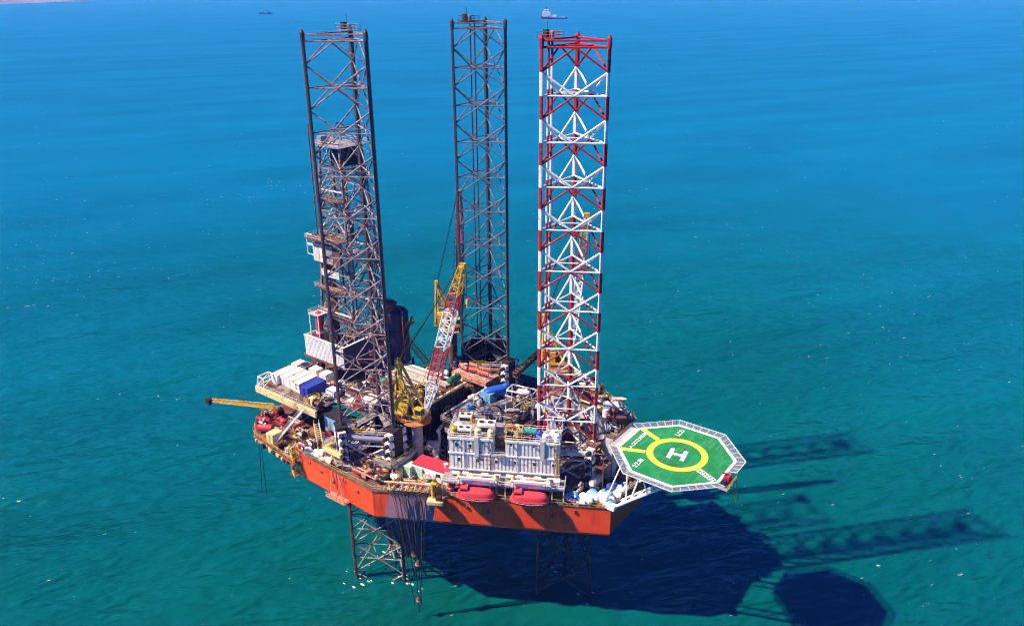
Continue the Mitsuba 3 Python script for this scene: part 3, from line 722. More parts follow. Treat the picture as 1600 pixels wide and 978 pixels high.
part(nb, 'side_rail', rail([(-12.3, 3.8, 53.3), (-12.3, 7, 53.3)], 1.1, .8, .06), 'yellow_paint')
part(nb, 'vent_pipe', MB().path([(-12.9, 3.4, 44), (-12.9, 3.4, 57.4), (-14.4, 3.4, 58.2)], .2, 6), 'rust_steel')
part(nb, 'support_leg', MB().beam((-13.8, 7.2, 39.6), (-13.8, 7.2, 42.7), .5), 'dark_steel')
part(nb, 'side_platform', MB().box((-13.0, 5.4, 53.2), (1.6, 3.4, .14)), 'rust_steel')
part(nb, 'side_rail', rail([(-12.3, 3.8, 53.3), (-12.3, 7, 53.3)], 1.1, .8, .06), 'yellow_paint')
part(nb, 'vent_pipe', MB().path([(-12.9, 3.4, 44), (-12.9, 3.4, 57.4), (-14.4, 3.4, 58.2)], .2, 6), 'rust_steel')
part(nb, 'support_leg', MB().beam((-13.8, 2.4, 39.6), (-13.8, 2.4, 42.7), .5), 'dark_steel')

# ---------------------------------------------------------------- derrick
dk_ = thing('drilling_derrick', 'tall tapering lattice derrick with white panelled monkey board behind the dark leg', 'derrick')
DX, Z0, Z1 = -26.5, 46.3, 98.0
def dpt(sx, sy, z):
    h = 6.3 + (3.4 - 6.3) * (z - Z0) / (Z1 - Z0)
    return np.array([DX + sx * h, sy * h, z])
cor = [(-1, -1), (1, -1), (1, 1), (-1, 1)]
for c in cor:
    part(dk_, 'corner_leg', MB().tube(dpt(*c, Z0), dpt(*c, Z1), .36, 8), 'derrick_steel')
lev = np.linspace(Z0, Z1, 11)
for n in range(10):
    for i in range(4):
        a, c = cor[i], cor[(i + 1) % 4]
        z, zz = lev[n], lev[n + 1]
        mat = ('derrick_steel', 'brace_steel', 'pale_steel')[(n * 5 + i * 3) % 3]
        part(dk_, 'girt', MB().beam(dpt(*a, zz), dpt(*c, zz), .30), mat)
        part(dk_, 'cross_diagonal', MB().beam(dpt(*a, zz), dpt(*c, z), .2), 'rust_steel' if n % 2 else 'derrick_steel')
        m = (dpt(*a, zz) + dpt(*c, zz)) / 2
        if n == 0 and i in (1, 3):
            continue
        part(dk_, 'diagonal', MB().beam(dpt(*a, z), m, .26), 'derrick_steel' if n % 2 else 'brace_steel')
        part(dk_, 'diagonal', MB().beam(dpt(*c, z), m, .26), 'derrick_steel' if n % 3 else 'pale_steel')
def platform(name, x0, x1, y0, y1, z, m, rm):
    part(dk_, name, MB().box(((x0 + x1) / 2, (y0 + y1) / 2, z), (x1 - x0, y1 - y0, .14)), m)
    part(dk_, name + '_rail', rail([(x0, y0, z), (x1, y0, z), (x1, y1, z), (x0, y1, z)], 1.15, 1.4, .055, True), rm)
platform('monkey_board', -32.6, -22.0, -8.6, -4.4, 76.0, 'rust_steel', 'pale_steel')
platform('rod_basket', -33.6, -29.6, 3.6, 6.4, 68.5, 'grey_steel', 'pale_steel')
platform('lower_platform', -32.6, -22.5, -7.2, -4.4, 63.0, 'rust_steel', 'pale_steel')
platform('belt_platform', -32.6, -21.0, -7.0, -5.2, 55.5, 'rust_steel', 'derrick_steel')
platform('middle_platform', -30.6, -22, -5.6, -3.2, 85.5, 'rust_steel', 'derrick_steel')
platform('crown_platform', -31.0, -22.0, -4.6, 4.6, 98.2, 'grey_steel', 'pale_steel')
for x0, x1 in ((-31.8, -29.6), (-29.4, -27.2), (-27.0, -24.8), (-24.6, -22.2)):
    part(dk_, 'windwall_panel', MB().box(((x0 + x1) / 2, -7.0, 72.4), (x1 - x0, .16, 4.6)), ('pale_steel', 'white_paint', 'grey_steel', 'rust_steel')[int((x0 + 32) / 2.3)])
part(dk_, 'windwall_panel', MB().box((-31.9, -4.5, 72.4), (.16, 4.8, 4.6)), 'pale_steel')
part(dk_, 'windwall_panel', MB().box((-27.0, -6.4, 67.2), (6.4, .16, 1.8)), 'pale_steel')
for z in (71.4, 74.2):
    part(dk_, 'outrigger_frame', MB().path([(-31.9, -6.9, z), (-34.0, -6.9, z), (-34.0, -6.9, z + 2.4), (-31.9, -6.9, z + 2.4)], .11, 6), 'white_paint')
for i in range(8):
    part(dk_, 'finger_rack', MB().beam((-32.8 + i * 1.1, -4.4, 76.3), (-32.8 + i * 1.1, -1.2, 76.3), .16), 'yellow_paint' if i % 3 else 'pale_steel')
sp = MB()
for i in range(46):
    x, y = -31.2 + (i % 12) * .30, -5.2 + (i // 12) * .42
    sp.tube((x, y, 46.3), (x + rnd.uniform(-.2, .2), y + .3, 75.2 + rnd.uniform(-.5, .7)), .085, 5)
part(dk_, 'racked_pipe', sp, 'rust_steel', stuff=True)
part(dk_, 'travelling_block', MB().box((-26.3, 0, 82), (1.5, 1.4, 3.4), 0, None, (.7, .7)).lathe((-26.3, .1, 80.4), [(.6, 0), (.75, .5), (.75, 1.6), (.3, 2.4)], 14), 'orange_paint')
part(dk_, 'top_drive', MB().box((-26.3, .2, 76.4), (1.9, 1.7, 5.0)).tube((-26.3, 0, 66), (-26.3, 0, 76), .2, 8), 'rust_steel')
part(dk_, 'drilling_line', MB().tube((-26.8, -.3, 83), (-26.8, -.3, 96), .05, 4).tube((-25.8, .3, 83), (-25.8, .3, 96), .05, 4).tube((-26.3, 0, 83), (-26.3, 0, 96), .05, 4), 'rope_dark', stuff=True)
part(dk_, 'guide_rail', MB().beam((-24.3, -1.3, 46.5), (-24.3, -1.3, 95), .34), 'derrick_steel')
part(dk_, 'guide_rail', MB().beam((-28.3, -1.3, 46.5), (-28.3, -1.3, 95), .34), 'rust_steel')
part(dk_, 'crown_block', MB().box((-26.0, 0.4, 95.6), (5.2, 4.0, 4.2)), 'dark_steel')
part(dk_, 'crown_sheave', MB().lathe((-27.2, -2.2, 99.6), [(1.1, 0), (1.1, .5)], 18, 'y'), 'grey_steel')
part(dk_, 'crown_cabin', MB().box((-29.4, -3.0, 99.3), (1.5, 1.8, 2.0)), 'grey_steel')
for sx in (-1, 1):
    for sy in (-1, 1):
        part(dk_, 'gin_pole', MB().beam((-26.3 + sx * 3.0, sy * 3.0, 98.2), (-26.3 + sx * .5, 0, 103.4), .24), 'brace_steel')
part(dk_, 'mast_pole', MB().tube((-32.6, -4.8, 60), (-32.2, -4.4, 103), .16, 6), 'rust_steel')
part(dk_, 'standpipe', MB().tube((-21.5, -5.0, 46.3), (-22.7, -4.2, 72), .17, 6).tube((-20.9, -4.4, 46.3), (-22.3, -3.6, 80), .14, 6), 'pale_steel', stuff=True)
part(dk_, 'caged_ladder', MB().path([(-19.7, 2.6, 46.3), (-22.9, 1.6, 98)], .12, 5).path([(-19.7, 3.2, 46.3), (-22.9, 2.2, 98)], .12, 5), 'brace_steel', stuff=True)
hz_ = MB()
for k in range(7):       # looping service hoses
    pts = [(-21.5 + .1 * k, 1.4 + .2 * k, 72), *[(-21.5 + .3 * k + 1.2 * math.sin(math.pi * t), 1.2 + .3 * k, 72 - 18 * math.sin(math.pi * t * .55)) for t in np.linspace(.1, 1, 9)]]
    hz_.path(pts, .09, 5)
part(dk_, 'service_hose', hz_, 'black_rubber', stuff=True)

# ---------------------------------------------------------------- pedestal cranes
def crane(label, bx, by, z0, z1, tip, secs, ped_m, body_m, hook_z, w=2.3):
    k = thing('pedestal_crane', label, 'crane', None)
    tip = np.array(tip, float); d = np.array([tip[0] - bx, tip[1] - by]); az = math.atan2(d[1], d[0]); R = rotz(az)
    def at(x, y, z):
        return np.array([bx, by, z1]) + R @ np.array([x, y, 0]) + [0, 0, z]
    part(k, 'pedestal', MB().lathe((bx, by, z0), [(1.25, 0), (1.25, z1 - z0 - 2.0), (1.75, z1 - z0 - .9), (1.75, z1 - z0)], 24), ped_m, smooth=40)
    part(k, 'ring_platform', MB().lathe((bx, by, z1 - .9), [(3.4, 0), (3.4, .15)], 20), 'orange_paint')
    a = [(bx + 3.3 * math.cos(t), by + 3.3 * math.sin(t), z1 - .75) for t in np.linspace(0, 2 * math.pi, 13)[:-1]]
    part(k, 'ring_rail', rail(a, 1.1, 1.8, .06, True), 'yellow_paint')
    part(k, 'slew_bearing', MB().lathe((bx, by, z1), [(1.8, 0), (1.8, .5)], 20), 'dark_steel')
    part(k, 'machinery_deck', MB().box(at(-1.0, 0, .75), (7.2, 3.9, .5), az), body_m)
    part(k, 'engine_house', MB().box(at(-2.7, -.2, 2.4), (3.4, 3.0, 2.8), az), body_m)
    part(k, 'winch_drum', MB().tube(at(-.2, -1.3, 1.9), at(-.2, 1.3, 1.9), .75, 14), 'dark_steel', smooth=40)
    c = part(k, 'cab', MB().box(at(1.9, -1.7, 2.1), (1.9, 1.5, 2.4), az, None, (.9, .95)), body_m)
    part(c, 'window', MB().box(at(2.75, -1.7, 2.4), (.3, 1.2, 1.3), az).box(at(2.0, -2.42, 2.5), (1.4, .12, 1.1), az), 'glass_dark')
    top = [at(-4.0, s * .8, 12.2) for s in (-1, 1)]
    for s, t in zip((-1, 1), top):
        part(k, 'gantry_leg', MB().beam(at(1.2, s * 1.7, 1.0), t, .46), body_m)
        part(k, 'gantry_leg', MB().beam(at(-4.3, s * 1.7, 1.0), t, .40), body_m)
        part(k, 'gantry_brace', MB().beam(at(-1.2, s * 1.33, 5.9), at(-4.2, s * 1.28, 6.0), .24), body_m)
        part(k, 'gantry_brace', MB().beam(at(-1.2, s * 1.33, 5.9), at(-4.15, s * 1.0, 9.4), .2), body_m)
    part(k, 'gantry_head', MB().beam(top[0], top[1], .7).box(at(-4.0, 0, 12.9), (.9, 1.2, .8), az), body_m)
    part(k, 'gantry_ladder', MB().beam(at(-4.6, .5, 1), at(-4.3, .5, 12), .12).beam(at(-4.6, .9, 1), at(-4.3, .9, 12), .12), body_m, stuff=True)
    # boom
    foot = at(2.6, 0, 1.3); bd = tip - foot; L = np.linalg.norm(bd); bd /= L
    sd = R @ np.array([0, 1.0, 0]); nn = np.cross(bd, sd)
    def half(t):
        if t < .24:
            return w / 2 * (.45 + .55 * t / .24), w / 2 * (.10 + .85 * t / .24)
        if t > .80:
            q = (t - .80) / .20; return w / 2 * (1 - .45 * q), w / 2 * (.95 - .55 * q)
        return w / 2, w / 2 * .95
    def bp(t, a, b):
        h, g = half(t); return foot + bd * L * t + sd * h * a + nn * g * b
    q4 = [(-1, -1), (1, -1), (1, 1), (-1, 1)]
    for t0, t1, mat in secs:
        m, l = MB(), MB(); ts = [t0] + [x for x in (.24, .80) if t0 < x < t1] + [t1]
        for a, b in q4:
            for u, v in zip(ts[:-1], ts[1:]):
                m.tube(bp(u, a, b), bp(v, a, b), .155, 6)
        n = max(2, int(round((t1 - t0) * L / (w * .95))))
        for j in range(n):
            u, v = t0 + (t1 - t0) * j / n, t0 + (t1 - t0) * (j + 1) / n; mm = (u + v) / 2
            for i in range(4):
                A, B = q4[i], q4[(i + 1) % 4]
                l.tube(bp(u, *A), bp(mm, *B), .085, 5).tube(bp(mm, *B), bp(v, *A), .085, 5).tube(bp(v, *A), bp(v, *B), .085, 5)
        part(k, 'boom_chords', m, mat); part(k, 'boom_lacing', l, mat, stuff=True)
    head = MB().box(tip - nn * .1, (1.3, .9, 1.6), az).beam(bp(1, -1, 0), bp(1, 1, 0), .5)
    part(k, 'boom_head', head, 'yellow_paint')
    for s in (0, 1):
        part(k, 'pendant_wire', MB().tube(top[s], bp(.97, (-1, 1)[s] * .8, 1.6), .05, 4), 'rope_dark')
    part(k, 'luffing_tackle', MB().tube(at(-3.8, 0, 12.4), bp(.97, 0, 1.3), .09, 4).tube(at(-.2, 0, 2.2), bp(.99, .3, 1.2), .05, 4), 'rope_dark', stuff=True)
    hp_ = tip + R @ np.array([.9, 0, 0])
    part(k, 'hoist_wire', MB().tube(hp_, [hp_[0], hp_[1], hook_z], .06, 4), 'rope_dark')
    part(k, 'hook_block', MB().box((hp_[0], hp_[1], hook_z), (.6, .5, 1.1)).tube((hp_[0], hp_[1], hook_z - 1.3), (hp_[0], hp_[1], hook_z - .5), .18, 6), 'yellow_paint')
    return k
crane('starboard pedestal crane with yellow gantry and red and white boom, nearest the camera', 9.5, -16.5, 33.06, 44.2, (22.3, -14.2, 81.3),
      [(0, .25, 'leg_white'), (.25, .48, 'boom_red'), (.48, .72, 'leg_white'), (.72, .83, 'boom_red'), (.83, 1, 'yellow_paint')], 'grey_steel', 'yellow_paint', 74)
crane('dark olive pedestal crane beyond the pipe deck with a steep red topped boom', -16.4, 26.2, 26.5, 44.4, (-13.6, 27.6, 82.6),
      [(0, .30, 'dark_steel'), (.30, .62, 'leg_blue_steel'), (.62, .80, 'boom_red'), (.80, 1, 'rust_steel')], 'rust_steel', 'yellow_paint', 66, 1.7)
crane('port bow pedestal crane seen through the red and white leg', 21.8, 22.8, 33.06, 45.0, (26.6, 25.8, 83.2),
      [(0, .25, 'leg_white'), (.25, .60, 'leg_white'), (.60, .84, 'boom_red'), (.84, 1, 'yellow_paint')], 'salmon_paint', 'yellow_paint', 70, 1.9)

# ---------------------------------------------------------------- kinds of deck cargo and machinery
def mk_container(l=6.06, w=2.44, h=2.6):
    p = Proto(); m = MB().box((0, 0, h / 2), (l - .12, w - .12, h - .1))
    n = int(l / .55)
    for i in range(n):
        x = -l / 2 + (i + .5) * l / n
        for s in (-1, 1):
            m.box((x, s * (w / 2 - .05), h / 2), (.26, .07, h - .4))
        m.box((x, 0, h - .04), (.26, w - .3, .05))
    p.add('shell', m, 'white_paint')
    f = MB()
    for sx in (-1, 1):
        for sy in (-1, 1):
            f.box((sx * (l / 2 - .07), sy * (w / 2 - .07), h / 2), (.16, .16, h))
        for z in (.08, h - .08):
            f.box((sx * (l / 2 - .07), 0, z), (.15, w, .16))
    for sy in (-1, 1):
        for z in (.08, h - .08):
            f.box((0, sy * (w / 2 - .07), z), (l, .15, .16))
    p.add('frame', f, 'pale_steel')
    for s in (-1, 1):
        p.add('door', MB().box((-l / 2 + .02, s * w / 4, h / 2), (.07, w / 2 - .16, h - .36)).tube((-l / 2 - .04, s * .25, .2), (-l / 2 - .04, s * .25, h - .2), .04, 5), 'white_paint')
    return p
def mk_skid(seed, l=4.0, w=2.4, h=2.4, mats=('grey_steel', 'rust_steel', 'pale_steel', 'dark_steel')):
    r = random.Random(seed); p = Proto(); m = MB()
    for s in (-1, 1):
        m.beam((-l / 2, s * w / 2, .15), (l / 2, s * w / 2, .15), .26)
    for i in range(4):
        x = -l / 2 + l * i / 3; m.beam((x, -w / 2, .15), (x, w / 2, .15), .2)
    if r.random() < .6:
        for sx in (-1, 1):
            for sy in (-1, 1):
                m.beam((sx * l / 2, sy * w / 2, .1), (sx * l / 2, sy * w / 2, h), .14)
        for s in (-1, 1):
            m.beam((-l / 2, s * w / 2, h), (l / 2, s * w / 2, h), .14).beam((s * l / 2, -w / 2, h), (s * l / 2, w / 2, h), .14)
    p.add('frame', m, mats[0])
    for k in range(3):
        x, y = r.uniform(-.32, .32) * l, r.uniform(-.25, .25) * w
        p.add('machine_housing', MB().box((x, y, .3 + h * .3), (r.uniform(.18, .4) * l, r.uniform(.3, .6) * w, h * r.uniform(.35, .65)), 0, None, (r.uniform(.7, 1), r.uniform(.8, 1))).box((x, y, .4 + h * .6), (.5, .4, .3)), mats[(k + seed) % len(mats)])
    y = r.uniform(-.25, .25) * w; rr = r.uniform(.28, .5)
    p.add('vessel', MB().lathe((-l * .35, y, .35 + rr), [(rr * .5, 0), (rr, .2), (rr, l * .5), (rr * .5, l * .5 + .2)], 14, 'x'), mats[(seed + 1) % len(mats)], 40)
    t = MB()
    for k in range(7):
        a = np.array([r.uniform(-.5, .5) * l, r.uniform(-.5, .5) * w, r.uniform(.3, h)]); q = a.copy()
        pts = [a.copy()]
        for ax in r.sample((0, 1, 2), 3):
            q = q.copy(); q[ax] = r.uniform(-.5, .5) * (l, w)[ax] if ax < 2 else r.uniform(.3, h); pts.append(q)
        t.path(pts, r.uniform(.05, .11), 5)
    p.add('pipework', t, mats[(seed + 2) % len(mats)])
    return p
def mk_tank(r, l):
    p = Proto().add('shell', MB().lathe((-l / 2, 0, r + .35), [(r * .3, 0), (r * .8, .15), (r, .4), (r, l - .4), (r * .8, l - .15), (r * .3, l)], 20, 'x'), 'white_paint', 40)
    for s in (-1, 1):
        p.add('saddle', MB().box((s * l * .3, 0, .4), (.35, r * 1.7, .8)), 'grey_steel')
    return p.add('manhole', MB().tube((0, 0, 2 * r + .2), (0, 0, 2 * r + .6), .32, 10), 'pale_steel')
def mk_vtank(r, h):
    return Proto().add('shell', MB().lathe((0, 0, 0), [(r, 0), (r, h), (r * .6, h + r * .35), (.05, h + r * .45)], 18), 'white_paint', 40).add('hoop', MB().lathe((0, 0, h * .5), [(r + .05, 0), (r + .05, .18)], 18), 'pale_steel').add('nozzle', MB().tube((0, 0, h), (0, 0, h + r * .7), .16, 8), 'grey_steel')
def mk_ac():
    p = Proto().add('casing', MB().box((0, 0, .85), (3.4, 2.2, 1.7)), 'white_paint')
    for s in (-1, 1):
        p.add('fan', MB().lathe((s * .85, 0, 1.7), [(.66, 0), (.66, .14), (.56, .15), (.54, .03)], 16), 'pale_steel').add('fan_well', MB().tube((s * .85, 0, 1.7), (s * .85, 0, 1.75), .54, 16), 'black_rubber')
    return p.add('grille', MB().box((0, -1.1, .75), (2.9, .08, .9)), 'dark_steel').add('foot', MB().box((-1.5, 0, -.05), (.2, 2.1, .2)), 'grey_steel').add('foot', MB().box((1.5, 0, -.05), (.2, 2.1, .2)), 'grey_steel')
def mk_basket(l=3.6, w=1.8, h=1.2):
    m = MB()
    for z in (.1, h * .5, h):
        for s in (-1, 1):
            m.beam((-l / 2, s * w / 2, z), (l / 2, s * w / 2, z), .09).beam((s * l / 2, -w / 2, z), (s * l / 2, w / 2, z), .09)
    for i in range(6):
        x = -l / 2 + l * i / 5
        for s in (-1, 1):
            m.beam((x, s * w / 2, .1), (x, s * w / 2, h), .09)
    p = Proto().add('cage', m, 'yellow_paint').add('floor', MB().box((0, 0, .08), (l, w, .06)), 'grey_steel')
    for k in range(4):
        p.add('load', MB().box((-l * .33 + k * .8, (k % 2 - .5) * .6, .45), (.6, .6, .7)), ('rust_steel', 'pale_steel', 'blue_paint', 'cream_paint')[k])
    return p
def mk_reel():
    p = Proto()
    for s in (-1, 1):
        p.add('flange', MB().lathe((0, s * .9 - .05, 1.3), [(1.2, 0), (1.2, .1)], 20, 'y'), 'orange_paint').add('stand', MB().beam((-.9, s * 1.1, 0), (0, s * 1.1, 1.3), .16).beam((.9, s * 1.1, 0), (0, s * 1.1, 1.3), .16), 'grey_steel')
    return p.add('wound_hose', MB().lathe((0, -.8, 1.3), [(.85, 0), (.95, .4), (.85, .8), (.95, 1.2), (.85, 1.6)], 20, 'y'), 'black_rubber', 40)
def mk_winch():
    p = Proto().add('drum', MB().tube((0, -.9, .9), (0, .9, .9), .5, 14), 'rust_steel', 40).add('base', MB().box((0, 0, .15), (2.0, 2.6, .3)), 'dark_steel')
    for s in (-1, 1):
        p.add('flange', MB().tube((0, s * .95, .9), (0, s * 1.05, .9), .8, 16), 'rust_steel')
    return p.add('motor', MB().tube((.2, 1.1, .9), (.2, 2.0, .9), .35, 10), 'grey_steel', 40)
def mk_bags(seed, n=5, s=1.0):
    r = random.Random(seed); p = Proto()
    for k in range(n):
        p.add('sack', MB().blob((r.uniform(-1.3, 1.3), r.uniform(-.8, .8), .45 + (k % 2) * .35), (r.uniform(.6, 1) * s, r.uniform(.5, .8) * s, r.uniform(.45, .7)), seed + k), 'cloth_white', True)
    return p
def mk_house(l, w, h, roof='pale_steel'):
    p = Proto().add('wall', MB().box((0, 0, h / 2), (l, w, h)), 'white_paint').add('roof', MB().box((0, 0, h + .1), (l + .3, w + .3, .2)), roof)
    p.add('door', MB().box((-l * .25, -w / 2 - .03, 1.05), (.9, .08, 2.0)), 'grey_steel')
    p.add('window', MB().box((l * .2, -w / 2 - .03, h * .6), (1.0, .08, .7)), 'glass_dark')
    return p.add('vent', MB().tube((l * .3, 0, h + .2), (l * .3, 0, h + .9), .3, 10).tube((l * .3, 0, h + .9), (l * .3, 0, h + 1.1), .48, 10), 'pale_steel')
def mk_pipes(seed, n, L, mat='pipe_steel', r=.13):
    q = random.Random(seed); p = Proto()
    for k in range(n):
        y = (k % 6 - 2.5) * r * 2.3; z = r + (k // 6) * r * 2; o = q.uniform(-.6, .6)
        p.add('pipe', MB().tube((-L / 2 + o, y, z), (L / 2 + o, y + q.uniform(-.05, .05), z), r, 6), (mat, mat, 'rust_steel', 'pale_steel')[q.randrange(4)], 40)
    return p
def mk_manifold(seed, l=3.4):
    q = random.Random(seed); p = Proto()
    for z in (.7, 1.5):
        p.add('header_pipe', MB().tube((-l / 2, 0, z), (l / 2, 0, z), .2, 8), 'rust_steel', 40)
    for k in range(5):
        x = -l / 2 + (k + .5) * l / 5
        p.add('riser', MB().tube((x, 0, .1), (x, 0, 2.0), .11, 6).tube((x - .3, 0, 1.1), (x + .3, 0, 1.1), .26, 8).tube((x, -.5, 1.1), (x, .1, 1.1), .08, 6), ('salmon_paint', 'grey_steel', 'yellow_paint')[q.randrange(3)])
        p.add('handwheel', MB().lathe((x, -.56, 1.1), [(.3, 0), (.3, .07)], 10, 'y'), 'boom_red')
    return p.add('base', MB().box((0, 0, .08), (l + .4, 1.2, .16)), 'grey_steel')
def mk_vent(r=.8, h=3.6):
    return Proto().add('trunk', MB().tube((0, 0, 0), (0, 0, h), r, 18), 'grey_steel', 40).add('elbow', MB().lathe((-1.7, 0, h + .3), [(r * 1.15, 0), (r * 1.15, 1.7), (r * 1.3, 1.72), (r * 1.3, 2.5), (.1, 2.6)], 18, 'x'), 'grey_steel', 40).add('mouth', MB().box((-1.75, 0, h + .3), (.12, r * 1.5, r * 1.5)), 'white_paint')
def mk_trestle(l, w, h):
    p = Proto()
    for sx in (-1, 1):
        for sy in (-1, 1):
            p.add('post', MB().beam((sx * l / 2 * 1.12, sy * w / 2, 0), (sx * l / 2, sy * w / 2, h), .2), 'white_paint')
    for s in (-1, 1):
        p.add('beam', MB().beam((-l / 2, s * w / 2, h), (l / 2, s * w / 2, h), .26), 'white_paint').add('brace', MB().beam((-l / 2 * 1.1, s * w / 2, .5), (l / 2, s * w / 2, h - .3), .13), 'white_paint').add('beam', MB().beam((s * l / 2, -w / 2, h), (s * l / 2, w / 2, h), .24), 'white_paint')
    return p
CONT, AC, BASK, REEL, WINCH = mk_container(), mk_ac(), mk_basket(), mk_reel(), mk_winch()
SMALL = mk_container(3.0, 2.44, 2.5)
SK = [mk_skid(i, 3.2 + (i % 3) * .9, 2.0 + (i % 2) * .7, 2.0 + (i % 4) * .45, m) for i, m in enumerate((
    ('grey_steel', 'rust_steel', 'pale_steel', 'dark_steel'), ('yellow_paint', 'grey_steel', 'rust_steel', 'cream_paint'), ('rust_steel', 'salmon_paint', 'dark_steel', 'pale_steel'),
    ('white_paint', 'pale_steel', 'grey_steel', 'navy_paint'), ('dark_steel', 'grey_steel', 'rust_steel', 'cream_paint'), ('pale_steel', 'cloth_white', 'dark_steel', 'rust_steel')))]
TANK, VT, MAN, VENT = mk_tank(.95, 4.0), mk_vtank(.85, 1.9), [mk_manifold(1), mk_manifold(2, 2.6)], mk_vent()
BAG, PIPES, HOUSE = [mk_bags(i) for i in (3, 5)], [mk_pipes(1, 14, 7), mk_pipes(2, 9, 4.5, 'rust_steel')], mk_house(4.4, 3.0, 2.8)
seen = {}
def put(proto, name, label, cat, loc, a=0.0, s=1.0, swap={}, group=None):
    k = proto.spawn(name, label, cat, loc, a, s, group, swap); seen.setdefault(label, []).append(k)
    return k

# ---------------------------------------------------------------- decks and houses that carry the clutter
sp_ = thing('stern_platform', 'rust red open platform hanging off the stern below the containers', 'platform')
SPO = [(-41, -20.5), (-36, -27.6), (-32, -30.2), (-14.6, -32.6), (-14.6, -9.2), (-38, -9.2)]
part(sp_, 'floor_plate', MB().prism(SPO, 30.6, 30.9), 'rust_steel')
part(sp_, 'edge_beam', MB().path([(*p, 30.6) for p in SPO[:4]], .30, 6), 'rust_steel')
part(sp_, 'handrail', rail([(*p, 30.9) for p in SPO[:4]], 1.2, 1.5, .06), 'yellow_paint')
part(sp_, 'support_strut', MB().tube((-30, -28, 30.5), (-14.6, -29, 26.6), .3, 8), 'rust_steel')
part(sp_, 'support_strut', MB().tube((-33, -14, 30.5), (-14.6, -14, 26.8), .3, 8), 'rust_steel')
ch = thing('central_deckhouse', 'grey roofed deckhouse between the pipe deck and the living quarters', 'deckhouse')
part(ch, 'wall', MB().prism([(9, -7.5), (24, -7.5), (27, -2), (27, 9), (9, 9)], 33.06, 38.8), 'dark_steel')
part(ch, 'roof', MB().prism([(8.7, -7.8), (24.2, -7.8), (27.3, -2.1), (27.3, 9.3), (8.7, 9.3)], 38.8, 39.05), 'deck_paint')
part(ch, 'roof_rail', rail([(8.8, 9.2, 39.05), (8.8, -7.7, 39.05), (24, -7.7, 39.05)], 1.1, 1.5, .05), 'pale_steel')
for i in range(5):
    part(ch, 'wall_vent', MB().box((9 + 1.5 + i * 2.8, -7.58, 36.5), (1.4, .14, 1.2)), 'grey_steel')
mp = thing('valve_platform', 'salmon painted platform crowded with valves before the far leg', 'platform')
part(mp, 'floor_plate', MB().box((2.6, 13.0, 40.6), (11.0, 5.4, .25)), 'salmon_paint')
part(mp, 'edge_beam', MB().box((2.6, 10.2, 40.2), (11.2, .4, 1.1)), 'salmon_paint')
part(mp, 'end_wall', MB().box((8.3, 13, 37.2), (.2, 5.2, 6.6)), 'dark_steel')
part(mp, 'handrail', rail([(-2.8, 10.3, 40.75), (8.1, 10.3, 40.75), (8.1, 15.6, 40.75)], 1.1, 1.3, .05), 'cream_paint')
for x in (-2.6, 2.6, 7.9):
    part(mp, 'column', MB().beam((x, 10.6, 33.06), (x, 10.6, 40.1), .35), 'rust_steel')
for i, (n, x, y) in enumerate([(0, -.8, 12.2), (1, 2.4, 12.4), (0, 5.6, 12.3), (1, .8, 14.4), (0, 4.6, 14.4)]):
    put(MAN[n], 'valve_manifold', ('long', 'short')[n] + ' pipe manifold with red handwheels on the salmon platform before the far leg', 'manifold', (x, y, 40.75), rnd.uniform(-.3, .3), 1, {'rust_steel': 'salmon_paint'})
for x, c, w in ((-.6, 'white_paint', 'white'), (1.6, 'salmon_paint', 'salmon'), (4.2, 'cream_paint', 'cream')):
    put(VT, 'upright_tank', w + ' upright tank in the open bay under the salmon platform', 'tank', (x, 11.6, 33.1), 0, 1.25, {'white_paint': c})

# ---------------------------------------------------------------- containers and boxes on the stern platforms
for x, y, w in ((-35.9, -17.2, 'white container at the outer end of the row on the stern platform'), (-33.2, -16.4, 'white container second from the outer end of the stern row'),
                (-30.5, -16.6, 'white container third from the outer end of the stern row'), (-27.8, -16.9, 'white container beside the bright blue one on the stern platform')):
    put(CONT, 'shipping_container', w, 'container', (x, y, 39.9), math.pi / 2)
put(CONT, 'shipping_container', 'bright blue container at the inner end of the stern row', 'container', (-24.2, -17.4, 39.9), math.pi / 2, 1, {'white_paint': 'blue_paint', 'pale_steel': 'blue_paint'})
put(SMALL, 'shipping_container', 'small dark navy container behind the white row at the stern', 'container', (-34.4, -11.4, 39.9), 0, 1, {'white_paint': 'navy_paint', 'pale_steel': 'grey_steel'})
put(SMALL, 'shipping_container', 'small white container beside the navy one under the drill floor edge', 'container', (-30.4, -11.2, 39.9), 0)
put(mk_trestle(3.2, 2.2, 2.6), 'cargo_rack', 'open white frame rack at the outer corner of the container platform', 'rack', (-37.2, -21.6, 39.9), math.pi / 2, 1)
put(PIPES[0], 'pipe_bundle', 'bundle of pale pipes beside the windwall of the drill floor', 'pipe bundle', (-24.5, -12.9, 39.95), .12, 1, {'pipe_steel': 'pale_steel', 'rust_steel': 'white_paint'})
put(BASK, 'cargo_basket', 'yellow cage basket beside the bright blue container', 'basket', (-21.6, -20.4, 39.9), math.pi / 2)
put(SMALL, 'shipping_container', 'bright blue and white half height box on the inner part of the container platform', 'container', (-19.6, -15.2, 39.9), 0, (1.1, 1, .6), {'pale_steel': 'blue_paint'})
for i in range(5):
    put(PIPES[i % 2], 'pipe_bundle', 'pale pipe bundle across the inner end of the container platform', 'pipe bundle', (-13.4 + rnd.uniform(-1, 1), -16.6 + i * 1.6, 39.86), rnd.uniform(-.25, .25), .9, {'rust_steel': 'pale_steel'})
put(HOUSE, 'light_blue_cabin', 'light blue cabin on the deck behind the leg before the derrick', 'cabin', (-12.6, -20.4, 34.4), 0, (1.35, 1.1, 1.5), {'white_paint': 'sky_blue_paint', 'pale_steel': 'dark_steel'})
put(HOUSE, 'shed', 'white shed with pale roof between the two after legs', 'shed', (-6.2, -14.6, 39.85), .1, 1, {})
